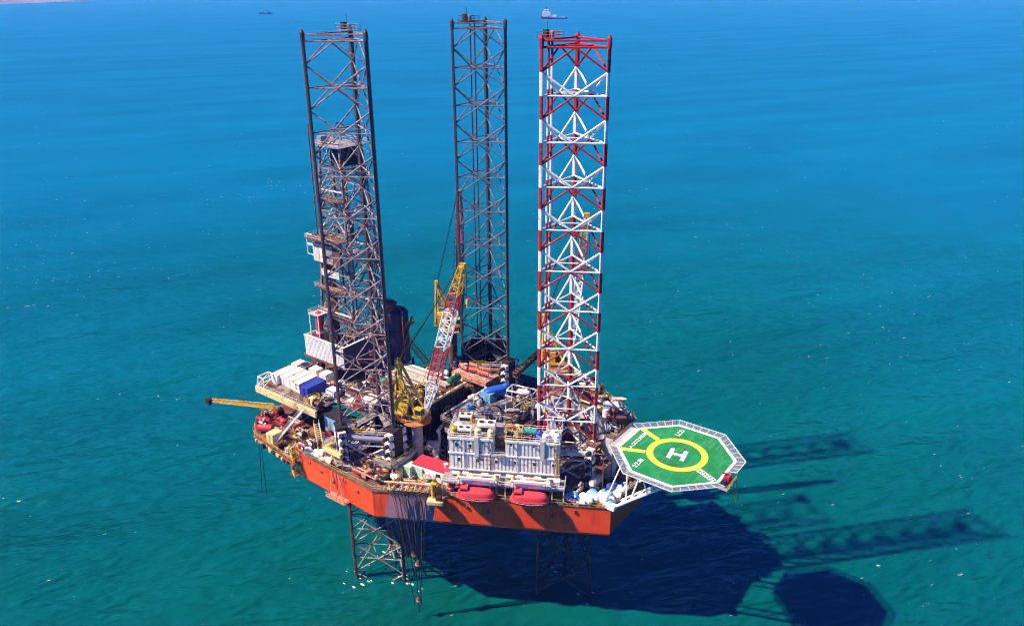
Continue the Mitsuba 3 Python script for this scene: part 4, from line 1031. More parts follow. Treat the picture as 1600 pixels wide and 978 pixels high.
put(REEL, 'hose_reel', 'orange hose reel beside the white shed near the after leg', 'reel', (-9.2, -16.6, 39.85), .5, 1, {'orange_paint': 'roof_red'})

# ---------------------------------------------------------------- machinery and stores spread over the decks
KIND = {'skid': ('machinery_skid', 'machinery skid', 'machinery'), 'tank': ('storage_tank', 'horizontal tank', 'tank'), 'vt': ('upright_tank', 'upright tank', 'tank'), 'man': ('valve_manifold', 'pipe manifold', 'manifold'),
        'bask': ('cargo_basket', 'cage basket', 'basket'), 'reel': ('hose_reel', 'hose reel', 'reel'), 'winch': ('winch', 'winch', 'winch'), 'bag': ('sack_pile', 'heap of sacks', 'sacks'), 'pipes': ('pipe_bundle', 'bundle of pipes', 'pipe bundle'),
        'box': ('cargo_box', 'small ribbed box', 'box'), 'ac': ('cooling_unit', 'two-fan cooling unit', 'cooling unit'), 'house': ('shed', 'shed with a flat roof', 'shed')}
TONE = {'rusty': 'rust_steel', 'grey': 'grey_steel', 'pale': 'pale_steel', 'white': 'white_paint', 'yellow': 'yellow_paint', 'cream': 'cream_paint', 'blue': 'blue_paint', 'red': 'roof_red', 'salmon': 'salmon_paint', 'dark': 'dark_steel', 'mint green': 'mint_paint', 'teal': 'teal_paint', 'navy': 'navy_paint', 'green': 'green_paint', 'light blue': 'sky_blue_paint'}
count = [0]
def fill(kind, tone, x, y, z, where, a=None, s=1.0):
    count[0] += 1; i = count[0]; m = TONE[tone]
    name, noun, cat = KIND[kind]
    pick = {'skid': SK[i % 6], 'tank': TANK, 'vt': VT, 'man': MAN[i % 2], 'bask': BASK, 'reel': REEL, 'winch': WINCH, 'bag': BAG[i % 2], 'pipes': PIPES[i % 2], 'box': SMALL, 'ac': AC, 'house': HOUSE}[kind]
    sw = {'skid': {'rust_steel': m, 'white_paint': m}, 'tank': {'white_paint': m}, 'vt': {'white_paint': m}, 'man': {'grey_steel': m, 'rust_steel': m}, 'bask': {'yellow_paint': m}, 'reel': {'orange_paint': m}, 'winch': {'rust_steel': m},
          'bag': {'cloth_white': m}, 'pipes': {'pipe_steel': m}, 'box': {'white_paint': m, 'pale_steel': m}, 'ac': {'white_paint': m}, 'house': {'white_paint': m}}[kind]
    put(pick, name, f'{tone} {noun} {where}', cat, (x, y, z), rnd.choice((0, math.pi / 2, PHI, .1)) if a is None else a, s, sw)
ZONES = {
 'on the rusty stern platform': (30.95, [('skid', 'rusty', -37, -22.5), ('skid', 'red', -34.5, -26), ('tank', 'red', -31.5, -27.6), ('skid', 'salmon', -29, -26), ('man', 'red', -33, -22.5), ('winch', 'red', -36.5, -25.2), ('box', 'cream', -26.5, -28.8), ('skid', 'cream', -22, -24), ('pipes', 'rusty', -29, -20.5), ('man', 'salmon', -26, -22),
      ('skid', 'rusty', -18.2, -26), ('skid', 'dark', -19, -29.8), ('vt', 'red', -30, -23.2), ('bask', 'yellow', -17, -22), ('winch', 'rusty', -23, -30.2), ('reel', 'red', -35, -20.8), ('skid', 'rusty', -31, -18)]),
 'along the lit side of the hull before the aft leg': (33.06, [('bag', 'white', -12.2, -29.3), ('bag', 'white', -10.2, -28.6), ('bag', 'pale', -8.2, -29.4), ('bag', 'white', -6.0, -29.2), ('skid', 'pale', -12.4, -26), ('winch', 'rusty', -3.2, -29.9), ('skid', 'rusty', 0, -29.4), ('man', 'rusty', 3.0, -29.4), ('winch', 'salmon', 5.2, -28.6), ('skid', 'rusty', 4.6, -26.2),
      ('pipes', 'rusty', 1.6, -27.2), ('bask', 'rusty', 7.8, -28.2), ('reel', 'red', -13.4, -22.2), ('skid', 'grey', -12, -17), ('vt', 'red', -8.6, -26.8), ('man', 'cream', 7.5, -26)]),
 'inside the jacking frame of the aft leg': (33.06, [('skid', 'grey', 1.5, -21.5), ('vt', 'white', 3.4, -20), ('box', 'white', 4.6, -22.6), ('skid', 'dark', -1, -19), ('man', 'grey', -1, -23)]),
 'on the deck between the aft leg and the crane pedestal': (33.06, [('bag', 'white', 6.8, -16), ('skid', 'pale', 5.6, -12.5), ('bag', 'white', 10.0, -25.2), ('skid', 'grey', 8.2, -21.2), ('vt', 'grey', 12.2, -18.6), ('box', 'dark', 12.8, -10.4), ('skid', 'dark', 16, -12), ('skid', 'grey', 19, -14), ('man', 'pale', 14.2, -16.2)]),
 'on the deck edge by the hanging hoses': (33.06, [('box', 'mint green', 11.6, -22.2), ('box', 'mint green', 14.2, -20.9), ('man', 'cream', 12.6, -27.4), ('man', 'cream', 15.4, -25.6), ('man', 'salmon', 18.4, -24.4), ('pipes', 'cream', 13.6, -24.6), ('skid', 'cream', 17.6, -22.4), ('reel', 'yellow', 21.4, -24), ('winch', 'dark', 19.6, -23.8), ('vt', 'red', 23.6, -21.6)]),
 'on the roof of the central deckhouse': (39.07, [('skid', 'grey', 10.6, -5.2), ('box', 'rusty', 13.6, -5.6), ('ac', 'white', 16.6, -5.2), ('ac', 'white', 20.6, -4.8), ('vt', 'blue', 17.8, -1.6), ('vt', 'blue', 19.7, -2.0), ('tank', 'light blue', 12.2, -2.2), ('skid', 'pale', 12.2, 1.6), ('bag', 'white', 10.0, 4.2), ('skid', 'rusty', 22.8, -3.6), ('pipes', 'pale', 19.6, 4.4), ('pipes', 'grey', 21.6, 1.4),
      ('skid', 'dark', 24.6, 2.4), ('man', 'yellow', 23.8, -5.8), ('bask', 'dark', 25.4, 6.6), ('skid', 'navy', 21.8, 7.4), ('vt', 'cream', 16.4, -3.2), ('box', 'light blue', 12.4, 5.8), ('reel', 'grey', 18.0, 1.6)]),
 'on the deck between the far leg and the port crane': (33.06, [('skid', 'dark', 11, 12), ('tank', 'white', 14.6, 14), ('ac', 'white', 17.2, 13.2), ('skid', 'navy', 12.2, 17.6), ('tank', 'white', 11.4, 21.6), ('skid', 'grey', 15.6, 19.8), ('skid', 'pale', 18.8, 18), ('bask', 'pale', 20.8, 15), ('box', 'navy', 10.2, 25.4), ('skid', 'rusty', 14.6, 26.4), ('pipes', 'grey', 23.4, 15.6), ('vt', 'green', 9.6, 10.6),
      ('skid', 'white', 19, 24.2), ('tank', 'cream', 24, 17.6), ('man', 'grey', 17, 23.2), ('winch', 'dark', 22.6, 19.4), ('bag', 'white', 13.6, 10.8), ('skid', 'grey', 22, 12)]),
 'on the roof of the port quarters': (44.27, [('skid', 'grey', 29.4, 18), ('ac', 'white', 33.2, 16.4), ('skid', 'pale', 36.6, 14.8), ('skid', 'yellow', 40.2, 12.2), ('tank', 'white', 43.6, 11.2), ('man', 'red', 46.2, 9.2), ('box', 'rusty', 48.2, 6.4), ('skid', 'cream', 48.4, 9.0), ('box', 'navy', 30.6, 14), ('bask', 'yellow', 33.6, 12.6), ('skid', 'dark', 37.2, 11.2), ('pipes', 'pale', 40.6, 15), ('vt', 'white', 43.8, 8.2), ('skid', 'rusty', 48.6, 3.4), ('man', 'yellow', 36.6, 17.2), ('bag', 'pale', 45.4, 12), ('winch', 'red', 46.8, 6.6), ('reel', 'red', 34.2, 18.2)]),
 'on the shaded bow deck under the helicopter deck': (33.06, [('bag', 'white', 50.2, -6.0), ('bag', 'white', 51.8, -4.6), ('bag', 'white', 52.8, -2.4), ('bag', 'navy', 49.6, -3.6), ('bag', 'blue', 50.6, -1.4), ('bag', 'white', 47.4, -9.4), ('bag', 'blue', 46.2, -9.8), ('bag', 'white', 53.0, 0.2), ('bag', 'blue', 51.2, 1.2), ('skid', 'dark', 46.2, -5.8), ('skid', 'rusty', 50, 4.4), ('tank', 'white', 47.6, -2.2), ('man', 'salmon', 51.8, 3.4)]),
 'on the drill pipe end of the pipe deck': (42.02, [('skid', 'rusty', -1.8, -8.2), ('tank', 'green', 3.4, 3.6), ('bag', 'white', -1.6, 5.0), ('skid', 'yellow', 2.8, -6.6), ('bask', 'rusty', 3.2, -3.4), ('skid', 'rusty', 3.4, -11), ('man', 'yellow', 2.2, -9.2), ('box', 'rusty', -6.6, -8.2), ('vt', 'teal', -9.6, -7.4), ('skid', 'salmon', -12.4, -8.2), ('pipes', 'rusty', -8.4, -11), ('skid', 'dark', -13, -11.6), ('bask', 'salmon', -3.4, -11.4)]),
 'on the inner deck beside the container platform': (39.85, [('skid', 'white', -15, -10.6), ('box', 'light blue', -12.4, -10.4), ('skid', 'rusty', -9.8, -11), ('vt', 'pale', -8, -13), ('man', 'red', -11.4, -13.4), ('skid', 'cream', -5.2, -11), ('winch', 'red', -13.8, -12.6), ('bask', 'dark', -6.6, -16.6), ('skid', 'pale', -4.6, -13.2)]),
 'on the container platform beside the stern row': (39.9, [('skid', 'pale', -19.4, -12), ('man', 'yellow', -21.8, -12.6), ('skid', 'dark', -18.2, -18.4), ('vt', 'cream', -19.6, -21.4), ('winch', 'rusty', -17.8, -21.8), ('bag', 'white', -22.4, -10.6), ('pipes', 'grey', -18.6, -10.4), ('bask', 'pale', -37.4, -14.8)]),
 'on the deck behind the aft jacking frame': (33.06, [('skid', 'dark', -6.4, -20), ('tank', 'pale', -8, -23.6), ('skid', 'rusty', -13.6, -27.6), ('man', 'yellow', 8.6, -18.8), ('skid', 'navy', -6.6, -26), ('winch', 'dark', 9.8, -27.2), ('vt', 'cream', 10.8, -24.2), ('bask', 'yellow', 2.4, -25.4), ('box', 'grey', -9.6, -25.4)]),
 'on top of the cantilever behind the derrick': (39.52, [('skid', 'rusty', -37.2, -5), ('skid', 'grey', -37.4, 0), ('tank', 'rusty', -36.8, 5)]),
 'beside the port side of the drill floor': (39.52, [('skid', 'dark', -12, 3), ('skid', 'rusty', -9, 6.4)]),
 'round the foot of the far after crane': (33.06, [('skid', 'dark', -9.6, 27), ('skid', 'rusty', -11, 21.6), ('tank', 'grey', -8.6, 14), ('skid', 'dark', -6, 29), ('box', 'rusty', -10, 17.6)]),
}
for where, (z, items) in ZONES.items():
    for kind, tone, x, y in items:
        fill(kind, tone, x, y, z, where)
# roof of the living quarters
for u, v, a, t in ((3.2, 1.6, PHI, 'white cooling unit at the front left of the quarters roof'), (2.4, 7.2, PHI, 'white cooling unit at the back left of the quarters roof'), (7.6, 3.4, PHI, 'big white cooling unit on the living quarters roof')):
    put(AC, 'cooling_unit', t, 'cooling unit', W(u, v, 45.15), a, 1.12 if 'big' in t else .85)
for kind, tone, u, v in (('vt', 'cream', 6.2, .9), ('vt', 'yellow', 1.0, 1.0), ('bask', 'yellow', 5.2, 6.6), ('skid', 'pale', 8.6, 8), ('bag', 'white', .9, 4.2), ('vt', 'cream', 9.0, .8), ('skid', 'dark', 13.8, 1.5), ('man', 'navy', 16.2, .9), ('tank', 'teal', 17.0, 2.2), ('vt', 'blue', 19.2, 1.4), ('skid', 'white', 21.4, 1.5), ('vt', 'white', 22.9, .8), ('vt', 'white', 20.6, .5), ('bask', 'navy', 15.0, 2.4)):
    p = W(u, v, 45.12); fill(kind, tone, *p, 'on the roof of the ribbed living quarters', PHI, .85)
jp = thing('machinery_platform', 'grey machinery platform between the living quarters and the banded leg', 'platform')
part(jp, 'floor_plate', MB().prism([tuple(W(*c, 0)[:2]) for c in ((11.2, 3.3), (23.4, 3.3), (23.4, 8.6), (20.8, 8.6), (20.8, 5.0), (11.2, 5.0))], 44.75, 44.95), 'grey_steel')
part(jp, 'handrail', rail([W(11.3, 5, 44.95), W(20.8, 5, 44.95), W(20.8, 8.6, 44.95), W(23.4, 8.6, 44.95), W(23.4, 3.3, 44.95)], 1.1, 1.3, .05), 'white_paint')
for u in (12, 20.4, 23):
    part(jp, 'post', MB().beam(W(u, 4.8, 33.1), W(u, 4.8, 44.7), .25), 'pale_steel')
put(SK[3], 'machinery_skid', 'white machinery skid on the platform beside the banded leg', 'machinery', W(22.1, 6.6, 44.97), PHI)
put(SK[5], 'machinery_skid', 'pale machinery skid on the platform behind the living quarters', 'machinery', W(13.6, 4.1, 44.97), PHI, .7)
fe = thing('stores_rack', 'yellow and rusty frame full of stores on the bow side of the banded leg', 'rack')
for i in range(26):
    p = np.array([rnd.uniform(46.4, 49.6), rnd.uniform(-2.6, 3.2), rnd.uniform(38.4, 42)]); q = p + [rnd.uniform(-2, 2), rnd.uniform(-2, 2), rnd.uniform(-.8, 1.6)]
    part(fe, 'spar', MB().beam(p, q, .14), ('yellow_paint', 'cream_paint', 'rust_steel', 'salmon_paint')[i % 4])
part(fe, 'floor_plate', MB().prism([(46.8, -2.6), (49.8, -2.6), (49.8, 1.2), (46.8, 1.2)], 38.1, 38.3), 'rust_steel')
for x, y in ((46.9, -2.5), (49.7, -2.5), (49.7, 1.1), (46.9, 1.1)):
    part(fe, 'post', MB().beam((x, y, 33.1), (x, y, 40.2), .22), 'rust_steel')

# single things
put(mk_house(9.2, 3.6, 3.0, 'roof_red'), 'red_roofed_house', 'white house with bright red roof at the deck edge beside the living quarters', 'house', (17.4, -19.6, 33.1), PHI - .35)
put(VENT, 'vent_cowl', 'large grey vent cowl with a white mouth beside the red roofed house', 'vent', (12.9, -14.6, 33.1), .5)
put(mk_vent(.32, 5.6), 'vent_pipe', 'thin white bent pipe beside the grey crane pedestal', 'vent', (11.6, -11.6, 33.1), -1.2, 1, {'grey_steel': 'pale_steel'})
put(mk_trestle(6.4, 3.2, 6.2), 'white_trestle', 'tall white trestle standing on the central deckhouse roof', 'trestle', (22.6, 5.6, 39.07), .2)
bt = Proto().add('hull', MB().raw(*loft(boat_sections(6.4, 1.25, 0, 1.0, 1.2))), 'tarp_blue', 40).add('cover', MB().raw(*loft(boat_sections(6.2, 1.2, 0, 1.0, 2.1, kind='top'))), 'tarp_blue', 40).add('engine_hump', MB().blob((2.3, 0, 1.75), (.9, .7, .6), 4, .15), 'tarp_blue', True)
bt.add('cradle', MB().box((-1.6, 0, .1), (.3, 2.2, .9)), 'pale_steel').add('cradle', MB().box((1.6, 0, .1), (.3, 2.2, .9)), 'pale_steel')
put(bt, 'workboat', 'bright blue boat under a blue cover on the central deckhouse roof', 'boat', (13.2, 8.0, 39.6), math.radians(62), (1.15, 1.25, 1.3))
cb = thing('cable_tray', 'long grey cable tray running across the central deckhouse roof', 'cable tray')
part(cb, 'tray', MB().beam((13.4, -6.4, 39.5), (18.6, 6.8, 40.2), 1.5).box((16, .2, 39.3), (.8, 12, .3), math.atan2(13.2, 5.2) - math.pi / 2), 'grey_steel')
part(cb, 'edge_bar', MB().beam((12.7, -6.1, 40.35), (17.9, 7.1, 41.05), .16), 'pale_steel')
for i in range(4):
    part(cb, 'foot', MB().box((14.2 + i * 1.2, -4.4 + i * 3.1, 39.25), (1.4, .3, .4)), 'grey_steel')
yh = thing('davit_hoist', 'small yellow post hoist on a cream bracket at the hull edge beside the left lifeboat', 'hoist')
part(yh, 'bracket', MB().box((22.9, -25.9, 32.6), (3.4, 2.2, .7), PHI), 'cream_paint')
part(yh, 'post', MB().tube((22.0, -25.6, 32.9), (22.0, -25.6, 36.6), .42, 10), 'yellow_paint')
part(yh, 'jib', MB().beam((22.0, -25.6, 36.4), (24.0, -26.4, 37.6), .4), 'yellow_paint')
part(yh, 'winch', MB().box((23.6, -25.6, 33.4), (1.2, 1.0, .9), PHI), 'dark_steel')
part(yh, 'cabinet', MB().box((20.6, -24.9, 34.1), (1.8, 1.2, 2.2), PHI), 'cloth_white')
br = thing('hull_bracket', 'pink framed triangular bracket with a small platform on the lit hull side', 'bracket')
part(br, 'platform', MB().box((-.6, -32.4, 27.1), (6.2, 2.0, .2)), 'salmon_paint')
for x0, x1 in ((-3.4, -1.6), (2.2, -1.2), (-.6, .8), (-2.2, -3.2)):
    part(br, 'strut', MB().beam((x0, -33.2, 27.1), (x1, -31.4, 32.9), .22), 'salmon_paint')
part(br, 'rail', rail([(-3.7, -33.4, 27.2), (2.5, -33.4, 27.2)], 1.1, 1.2, .06), 'salmon_paint')
bb = thing('burner_boom', 'long yellow lattice burner boom reaching out to the left from the stern', 'boom')
p0, p1 = np.array([-33.4, -23.0, 35.2]), np.array([-48.0, -30.8, 35.8]); d = (p1 - p0) / np.linalg.norm(p1 - p0); sd = np.array([-d[1], d[0], 0])
ch3 = [lambda t, o=o, h=h: p0 + (p1 - p0) * t + sd * o * (1 - .15 * t) + [0, 0, h * (1 - .3 * t)] for o, h in ((-.65, 0), (.65, 0), (0, 1.0))]
for c in ch3:
    part(bb, 'chord', MB().tube(c(0), c(1), .15, 6), 'yellow_paint')
part(bb, 'walkway', MB().beam(p0 + [0, 0, .1], p1 + [0, 0, .1], .5).move((0, 0, 0)), 'cream_paint')
lz = MB()
for i in range(16):
    t, u = i / 16, (i + 1) / 16
    for a, b in ((0, 1), (1, 2), (2, 0)):
        lz.tube(ch3[a](t), ch3[b](u), .08, 4).tube(ch3[a](t), ch3[b](t), .08, 4)
part(bb, 'lacing', lz, 'yellow_paint', stuff=True)
part(bb, 'burner_head', MB().box(p1 + d * .6, (1.4, 1.8, 1.4)), 'dark_steel')
part(bb, 'stay_wire', MB().tube(ch3[2](.95), (-31, -21.5, 39.3), .05, 4), 'rope_dark')
# hanging hoses and wires
for i in range(11):
    x = 14.0 + i * .70 + rnd.uniform(-.15, .15); y = -31.8 + (x - 10) * .553 - .75
    zb = rnd.choice((1.5, 4, 9, 12, 16)); k = thing('hanging_hose', 'dark hose hanging from the deck edge past the grey hull patch', 'hose', 'hoses hanging from the deck edge')
    tx = 18.2 + (i - 5) * .2
    pts = [(x + .2, y + 1.2, 33.6), (x, y, 33.7)] + [(x + (tx - x) * t ** .8 + .12 * math.sin(6 * t + i), y + (-27.7 - y) * t * .6, 33.7 + (zb - 33.7) * t) for t in np.linspace(.06, 1, 9)]
    scene[k] = mikit.ply(MB().path(pts, .065 + .02 * (i % 3), 6).get(), 'black_rubber' if i % 3 else 'rust_steel')
for x, z in ((17.6, 17.5), (18.6, 15.4), (18.2, 5.2)):
    k = thing('hose_coupling', f'rusty hose coupling hanging in the hose bundle, {"highest" if z > 17 else "middle one" if z > 10 else "lowest, near the water"}', 'coupling')
    part(k, 'body', MB().lathe((x, -28.0, z - .7), [(.3, 0), (.55, .3), (.55, 1.1), (.3, 1.5)], 10), 'rust_steel'); part(k, 'collar', MB().lathe((x, -28.0, z - .2), [(.65, 0), (.65, .3)], 10), 'salmon_paint')
gl = thing('hose_gantry', 'cream hose gantry with many stub pipes along the deck edge above the hoses', 'gantry')
for i in range(22):
    x = 12.6 + i * .42; y = -31.8 + (x - 10) * .553 + .3
    part(gl, 'stub_pipe', MB().tube((x, y, 33.1), (x, y - .2, 34.4 + .5 * (i % 3)), .12, 6).tube((x, y - .2, 34.4 + .5 * (i % 3)), (x + .1, y - 1.0, 34.2), .1, 6), ('cream_paint', 'rust_steel', 'pale_steel', 'salmon_paint')[i % 4])
part(gl, 'beam', MB().beam((12.4, -30.2, 35.6), (21.6, -25.1, 35.6), .28), 'cream_paint')
for x0, y0, x1, y1 in ((-31.2, -30.0, -32.4, -30.6), (-30.2, -30.4, -28.8, -31.8)):
    k = thing('hanging_wire', 'thin dark wire hanging from the stern platform down to the sea', 'wire', 'wires from the stern platform')
    scene[k] = mikit.ply(MB().tube((x0, y0, 30.7), (x1, y1, 15.0), .08, 5).get(), 'rope_dark')
# crew
def crew(label, x, y, z, suit, a):
    k = thing('person', label, 'person'); m = MB()
    for s in (-1, 1):
        m.tube((s * .1, .05 * s, .06), (s * .1, 0, .86), .075, 8, .10).tube((s * .26, .0, .86), (s * .21, 0, 1.42), .05, 8, .06).box((s * .1, .05 * s + .05, .05), (.1, .26, .1))
    m.lathe((0, 0, .82), [(.15, 0), (.17, .15), (.20, .5), (.17, .64), (.06, .7)], 12)
    part(k, 'coverall', m.move((x, y, z), a), suit, smooth=40)
    part(k, 'head', MB().blob((x, y, z + 1.64), (.10, .11, .13), 1, .05), 'salmon_paint', smooth=True)
    part(k, 'helmet', MB().lathe((x, y, z + 1.68), [(.15, 0), (.13, .05), (.11, .12), (.04, .16)], 12), 'white_paint', smooth=40)
crew('person in orange coverall standing at the edge of the shaded bow deck', 48.6, -8.6, 33.08, 'orange_paint', 0)

# ---------------------------------------------------------------- ships far off
def ship(name, label, cat, cx, cy, az, L, mats, build):
    k = thing(name, label, cat); R = rotz(az)
    n = 15; secs = []
    for t in np.linspace(-1, 1, n):
        w = L * .105 * (1 if t < .2 else max(.04, 1 - ((t - .2) / .8) ** 2.2)); sh = L * .055 * (1 if t < .3 else 1.75 if t > .36 else 1.2)
        secs.append(np.array([(t * L / 2, -w, sh), (t * L / 2, -w * .9, -1.5), (t * L / 2, w * .9, -1.5), (t * L / 2, w, sh)]))
    m = MB().raw(*loft(secs)); m.v = [v @ R.T + [cx, cy, 0] for v in m.v]
    part(k, 'hull', m, mats)
    for nm, c, s, mt in build:
        b = MB().box(c, s); b.v = [v @ R.T + [cx, cy, 0] for v in b.v]; part(k, nm, b, mt)
pv = math.atan2(-rt[1], -rt[0])
ship('supply_vessel', 'dark blue supply vessel with white superstructure far behind the red and white leg', 'supply vessel', -1660, 2540, pv, 98, 'ship_hull',
     [('accommodation', (29, 0, 17), (28, 18, 17), 'white_paint'), ('bridge', (31, 0, 29), (20, 16, 8), 'white_paint'), ('bridge_window', (31, 0, 30), (20.4, 16.4, 1.6), 'glass_dark'), ('mast', (30, 0, 36), (2, 2, 12), 'dark_steel'), ('funnel', (18, 5, 14), (4, 3, 10), 'cream_paint'), ('funnel', (18, -5, 14), (4, 3, 10), 'cream_paint'), ('cargo_deck', (-12, 0, 6), (56, 17, .6), 'pale_steel'), ('deck_tank', (4, 0, 9.8), (24, 15, 8), 'white_paint')])
ship('fishing_boat', 'small pale fishing boat on the sea far off near the top of the picture', 'fishing boat', -3126, 2351, pv + .3, 60, 'ship_hull',
     [('wheelhouse', (12, 0, 9), (12, 8, 11), 'white_paint'), ('mast', (-8, 0, 12), (1.4, 1.4, 18), 'dark_steel'), ('deck_gear', (-16, 0, 6), (14, 8, 4), 'rust_steel')])
# things that nothing tells apart share a group
for lab, ks in seen.items():
    if len(ks) > 1:
        for k in ks:
            labels[k]['group'] = 'alike: ' + lab

# ---------------------------------------------------------------- more small things seen in the photograph
for x, y, w in ((-37.0, -11.6, 'white container at the outer end of the back row beside the navy one'), (-26.6, -11.2, 'white container close under the white windwall of the drill floor')):
    put(SMALL, 'shipping_container', w, 'container', (x + .3, y, 39.9), math.pi / 2)
pb = thing('port_boom', 'dark lattice boom swung out over the far side behind the red and white leg', 'boom')
q0, q1 = np.array([10.6, 19.0, 39.6]), np.array([6.6, 43.0, 39.6]); d = (q1 - q0) / np.linalg.norm(q1 - q0); sd = np.array([-d[1], d[0], 0])
c4 = [lambda t, o=o, h=h: q0 + (q1 - q0) * t + sd * o + [0, 0, h] for o, h in ((-.6, 0), (.6, 0), (.6, 1.1), (-.6, 1.1))]
for c in c4:
    part(pb, 'chord', MB().tube(c(0), c(1), .15, 6), 'rust_steel')
lz = MB()
for i in range(18):
    for a, b in ((0, 1), (1, 2), (2, 3), (3, 0)):
        lz.tube(c4[a](i / 18), c4[b]((i + 1) / 18), .09, 4).tube(c4[a](i / 18), c4[b](i / 18), .09, 4)
part(pb, 'lacing', lz, 'rust_steel', stuff=True)
part(pb, 'walkway', MB().beam(q0 + [0, 0, .1], q1 + [0, 0, .1], .9), 'dark_steel')
yt = thing('access_tower', 'yellow access tower hanging at the stern corner of the lit hull side', 'tower')
for x, y in ((-17.6, -31.4), (-15.2, -32.6), (-15.2, -30.6), (-17.6, -29.6)):
    part(yt, 'post', MB().beam((x, y, 26.8), (x, y, 34.4), .22), 'yellow_paint')
for z in (27.0, 29.4, 31.9, 34.2):
    part(yt, 'frame', MB().path([(-17.6, -31.4, z), (-15.2, -32.6, z), (-15.2, -30.6, z), (-17.6, -29.6, z), (-17.6, -31.4, z)], .12, 5), 'yellow_paint')
for z in (27.0, 29.4, 31.9):
    part(yt, 'ladder_flight', MB().beam((-17.4, -31.4, z), (-15.3, -32.4, z + 2.4), .16), 'cream_paint')
part(yt, 'lower_landing', MB().box((-16.4, -31.1, 26.9), (2.6, 2.2, .12)), 'rust_steel')
lifebuoy = thing('lifebuoy', 'red and white lifebuoy board at the stern corner', 'lifebuoy')
tor = trimesh.creation.torus(.75, .2)
part(lifebuoy, 'ring', MB().mesh(tor, np.array([[1, 0, 0], [0, 0, -1], [0, 1, 0.0]]), (-13.2, -31.3, 35.2)), 'roof_red', smooth=True)
part(lifebuoy, 'board', MB().box((-13.2, -31.1, 35.1), (1.9, .1, 2.3)), 'cloth_white')
# red and white sacks piled along the bow edge in the shade of the helicopter deck
for i in range(7):
    t = i / 6; x, y = 47.8 + 5.4 * t, -9.6 + 3.9 * t
    put(BAG[i % 2], 'sack_pile', ('white' if i % 3 else 'pale blue') + ' sacks in the long row along the starboard bow edge', 'sacks', (x - .6, y + .9, 33.1), i * .9, 1.15, {} if i % 3 else {'cloth_white': 'sky_blue_paint'})
# service pipes along the deck edge and over the deckhouses
for i, (pts, r, m, lab) in enumerate((
        ([(-12, -25, 34), (-4.5, -25.6, 34), (-4.5, -28.6, 34), (9, -29, 34), (11.5, -28.4, 34)], .22, 'rust_steel', 'long rusty pipe along the lit hull edge in front of the aft leg'),
        ([(-12, -25.8, 34.5), (-5, -26.3, 34.5), (-5, -29.3, 34.5), (9, -29.7, 34.5)], .16, 'salmon_paint', 'salmon pipe along the lit hull edge above the rusty one'),
        ([(9.4, -7.4, 40.2), (9.4, 8.6, 40.2), (20, 8.8, 40.2)], .25, 'pale_steel', 'pale pipe round the edge of the central deckhouse roof'),
        ([(27, 8.6, 44.9), (36, 10.2, 44.9), (41, 9.9, 44.9), (47, 6.6, 44.9)], .22, 'cream_paint', 'cream pipe along the near edge of the port quarters roof'),
        ([(12.5, -13.6, 34), (12.5, -9, 34), (22, -9, 34)], .3, 'grey_steel', 'grey pipe along the dark wall of the central deckhouse'))):
    k = thing('service_pipe', lab, 'pipe'); part(k, 'run', MB().path(pts, r, 8), m, smooth=40)
    for p in pts[1:]:
        part(k, 'flange', MB().lathe((p[0], p[1], p[2] - r * 1.5), [(r * 1.5, 0), (r * 1.5, r * 3)], 10), m)
    for p in pts[:-1]:
        part(k, 'support', MB().beam((p[0], p[1], p[2] - 1.0), (p[0], p[1], p[2]), .14), 'grey_steel')
# yellow catwalks round the aft jacking frame
for lab, pts in (('yellow railed catwalk round the left jack case of the aft leg', [(-6.4, -24.6, 36.8), (-6.4, -30.0, 36.8), (-.8, -30.2, 36.8)]), ('yellow railed catwalk round the right jack case of the aft leg', [(5.4, -26.2, 36.2), (10.2, -25.6, 36.2), (10.4, -20.4, 36.2), (9.6, -17.6, 36.2)])):
    k = thing('catwalk', lab, 'catwalk')
    part(k, 'handrail', rail(pts, 1.2, 1.2, .065), 'yellow_paint')
    for a, b in zip(pts[:-1], pts[1:]):
        part(k, 'grating', MB().beam((*a[:2], a[2]), (*b[:2], b[2]), .9), 'cream_paint' if a[2] > 36.5 else 'grey_steel')
    for p in pts:
        part(k, 'post', MB().beam((p[0], p[1], 33.1), (p[0], p[1], p[2]), .2), 'yellow_paint')
# foam where the legs and hoses meet the sea
fo = MB()
for (x, y, zt), n in zip(LEGS, (34, 6, 8)):
    for i in range(n):
        c = CH[rnd.randrange(3)]; a = rnd.uniform(0, 6.28); r = abs(rnd.gauss(0, 2.2)) + .4
        px_, py_ = x + c[0] + r * math.cos(a), y + c[1] + r * math.sin(a); w = rnd.uniform(.06, .26)
        ph = rnd.uniform(0, 6.28)
        poly = [(px_ + w * rnd.uniform(.5, 1.5) * 2.2 * math.cos(t), py_ + w * rnd.uniform(.5, 1.2) * math.sin(t)) for t in np.linspace(0, 2 * math.pi, 8)[:-1]]
        fo.prism(Polygon(poly).buffer(0).convex_hull, .02, .06)
scene['sea_foam'] = mikit.ply(fo.get(), 'cloth_white'); labels['sea_foam'] = {'kind': 'stuff', 'label': 'white flecks of foam round the feet of the legs', 'category': 'foam'}
for lab, ks in seen.items():
    if len(ks) > 1:
        for k in ks:
            labels[k]['group'] = 'alike: ' + lab
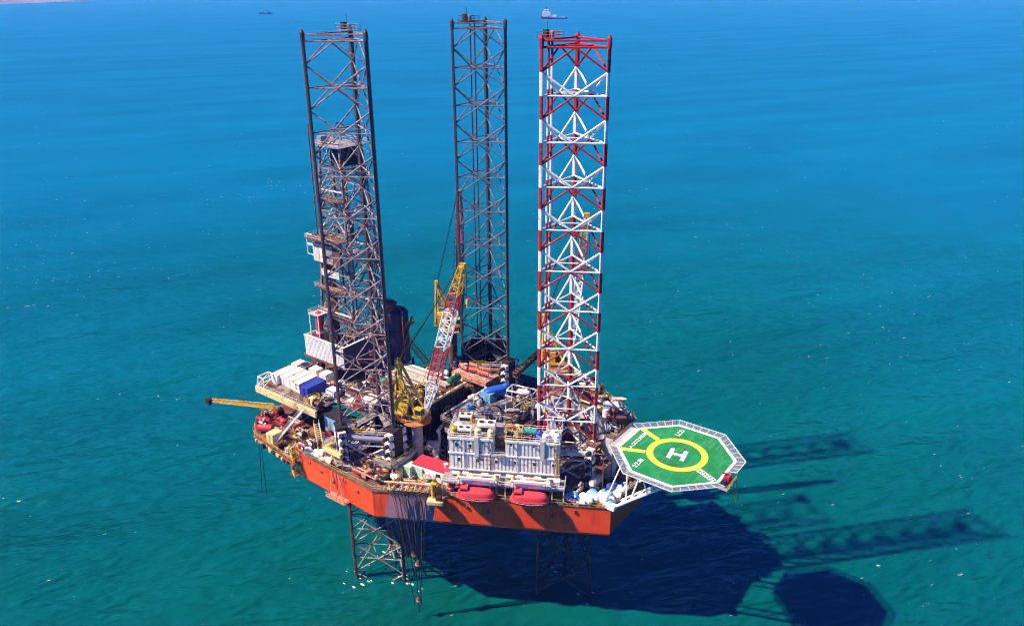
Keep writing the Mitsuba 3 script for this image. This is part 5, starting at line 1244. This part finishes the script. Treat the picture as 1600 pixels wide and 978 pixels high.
# pipes, lamps and ladders on the face of the living quarters
for u, m in ((3.3, 'pale_steel'), (8.9, 'rust_steel'), (14.6, 'pale_steel'), (22.6, 'grey_steel')):
    part(ac, 'drain_pipe', MB().tube(W(u, -.42, 37.7), W(u, -.42, 45.0), .09, 6), m)
for u in (1.2, 7.4, 13.4, 18.2, 21.9):
    part(ac, 'flood_lamp', MB().box(W(u, -.65, 44.4), (.4, .45, .3), PHI), 'dark_steel')
part(ac, 'wall_ladder', MB().tube(W(23.0, -.5, 36.7), W(23.0, -.5, 45.4), .06, 5).tube(W(23.45, -.5, 36.7), W(23.45, -.5, 45.4), .06, 5), 'yellow_paint', stuff=True)
for i, (u, z) in enumerate(((1.5, 37.2), (3.8, 37.2), (7.9, 37.2), (13.1, 37.2), (15.4, 37.2), (19.1, 37.2))):
    part(ac, 'raft_canister', MB().tube(W(u - .7, -1.5, z), W(u + .7, -1.5, z), .42, 12), 'white_paint', smooth=40)
# ragged brackets, fenders and hangers along and under the edge of the stern platform
for (ax, ay), (bx_, by_) in zip(SPO[:3], SPO[1:4]):
    L = math.hypot(bx_ - ax, by_ - ay)
    for i in range(int(L / 1.15)):
        t = (i + .5) / int(L / 1.15); x, y = ax + (bx_ - ax) * t, ay + (by_ - ay) * t
        h = rnd.uniform(.4, 1.5)
        part(sp_, 'edge_bracket', MB().box((x + rnd.uniform(-.3, .3), y - rnd.uniform(0, .5), 30.5 - h * .35), (rnd.uniform(.4, 1.0), rnd.uniform(.4, .9), h), rnd.uniform(0, 1.5)), ('cream_paint', 'yellow_paint', 'rust_steel', 'salmon_paint', 'dark_steel')[rnd.randrange(5)])
        if i % 2:
            part(sp_, 'hanger', MB().tube((x + .5, y + 1.2, 30.5), (x + 1.6, y + 3.0, rnd.uniform(26.8, 28.6)), .13, 6), 'rust_steel')
und = MB()
for i in range(44):
    x, y = rnd.uniform(-36, -15.5), rnd.uniform(-27, -14); z = rnd.uniform(27.4, 30.3)
    und.tube((x, y, z), (x + rnd.uniform(-3, 3), y + rnd.uniform(-2, 2), z + rnd.uniform(-1.2, 1.2)), .14, 5)
part(sp_, 'hanging_pipework', und, 'rust_steel', stuff=True)
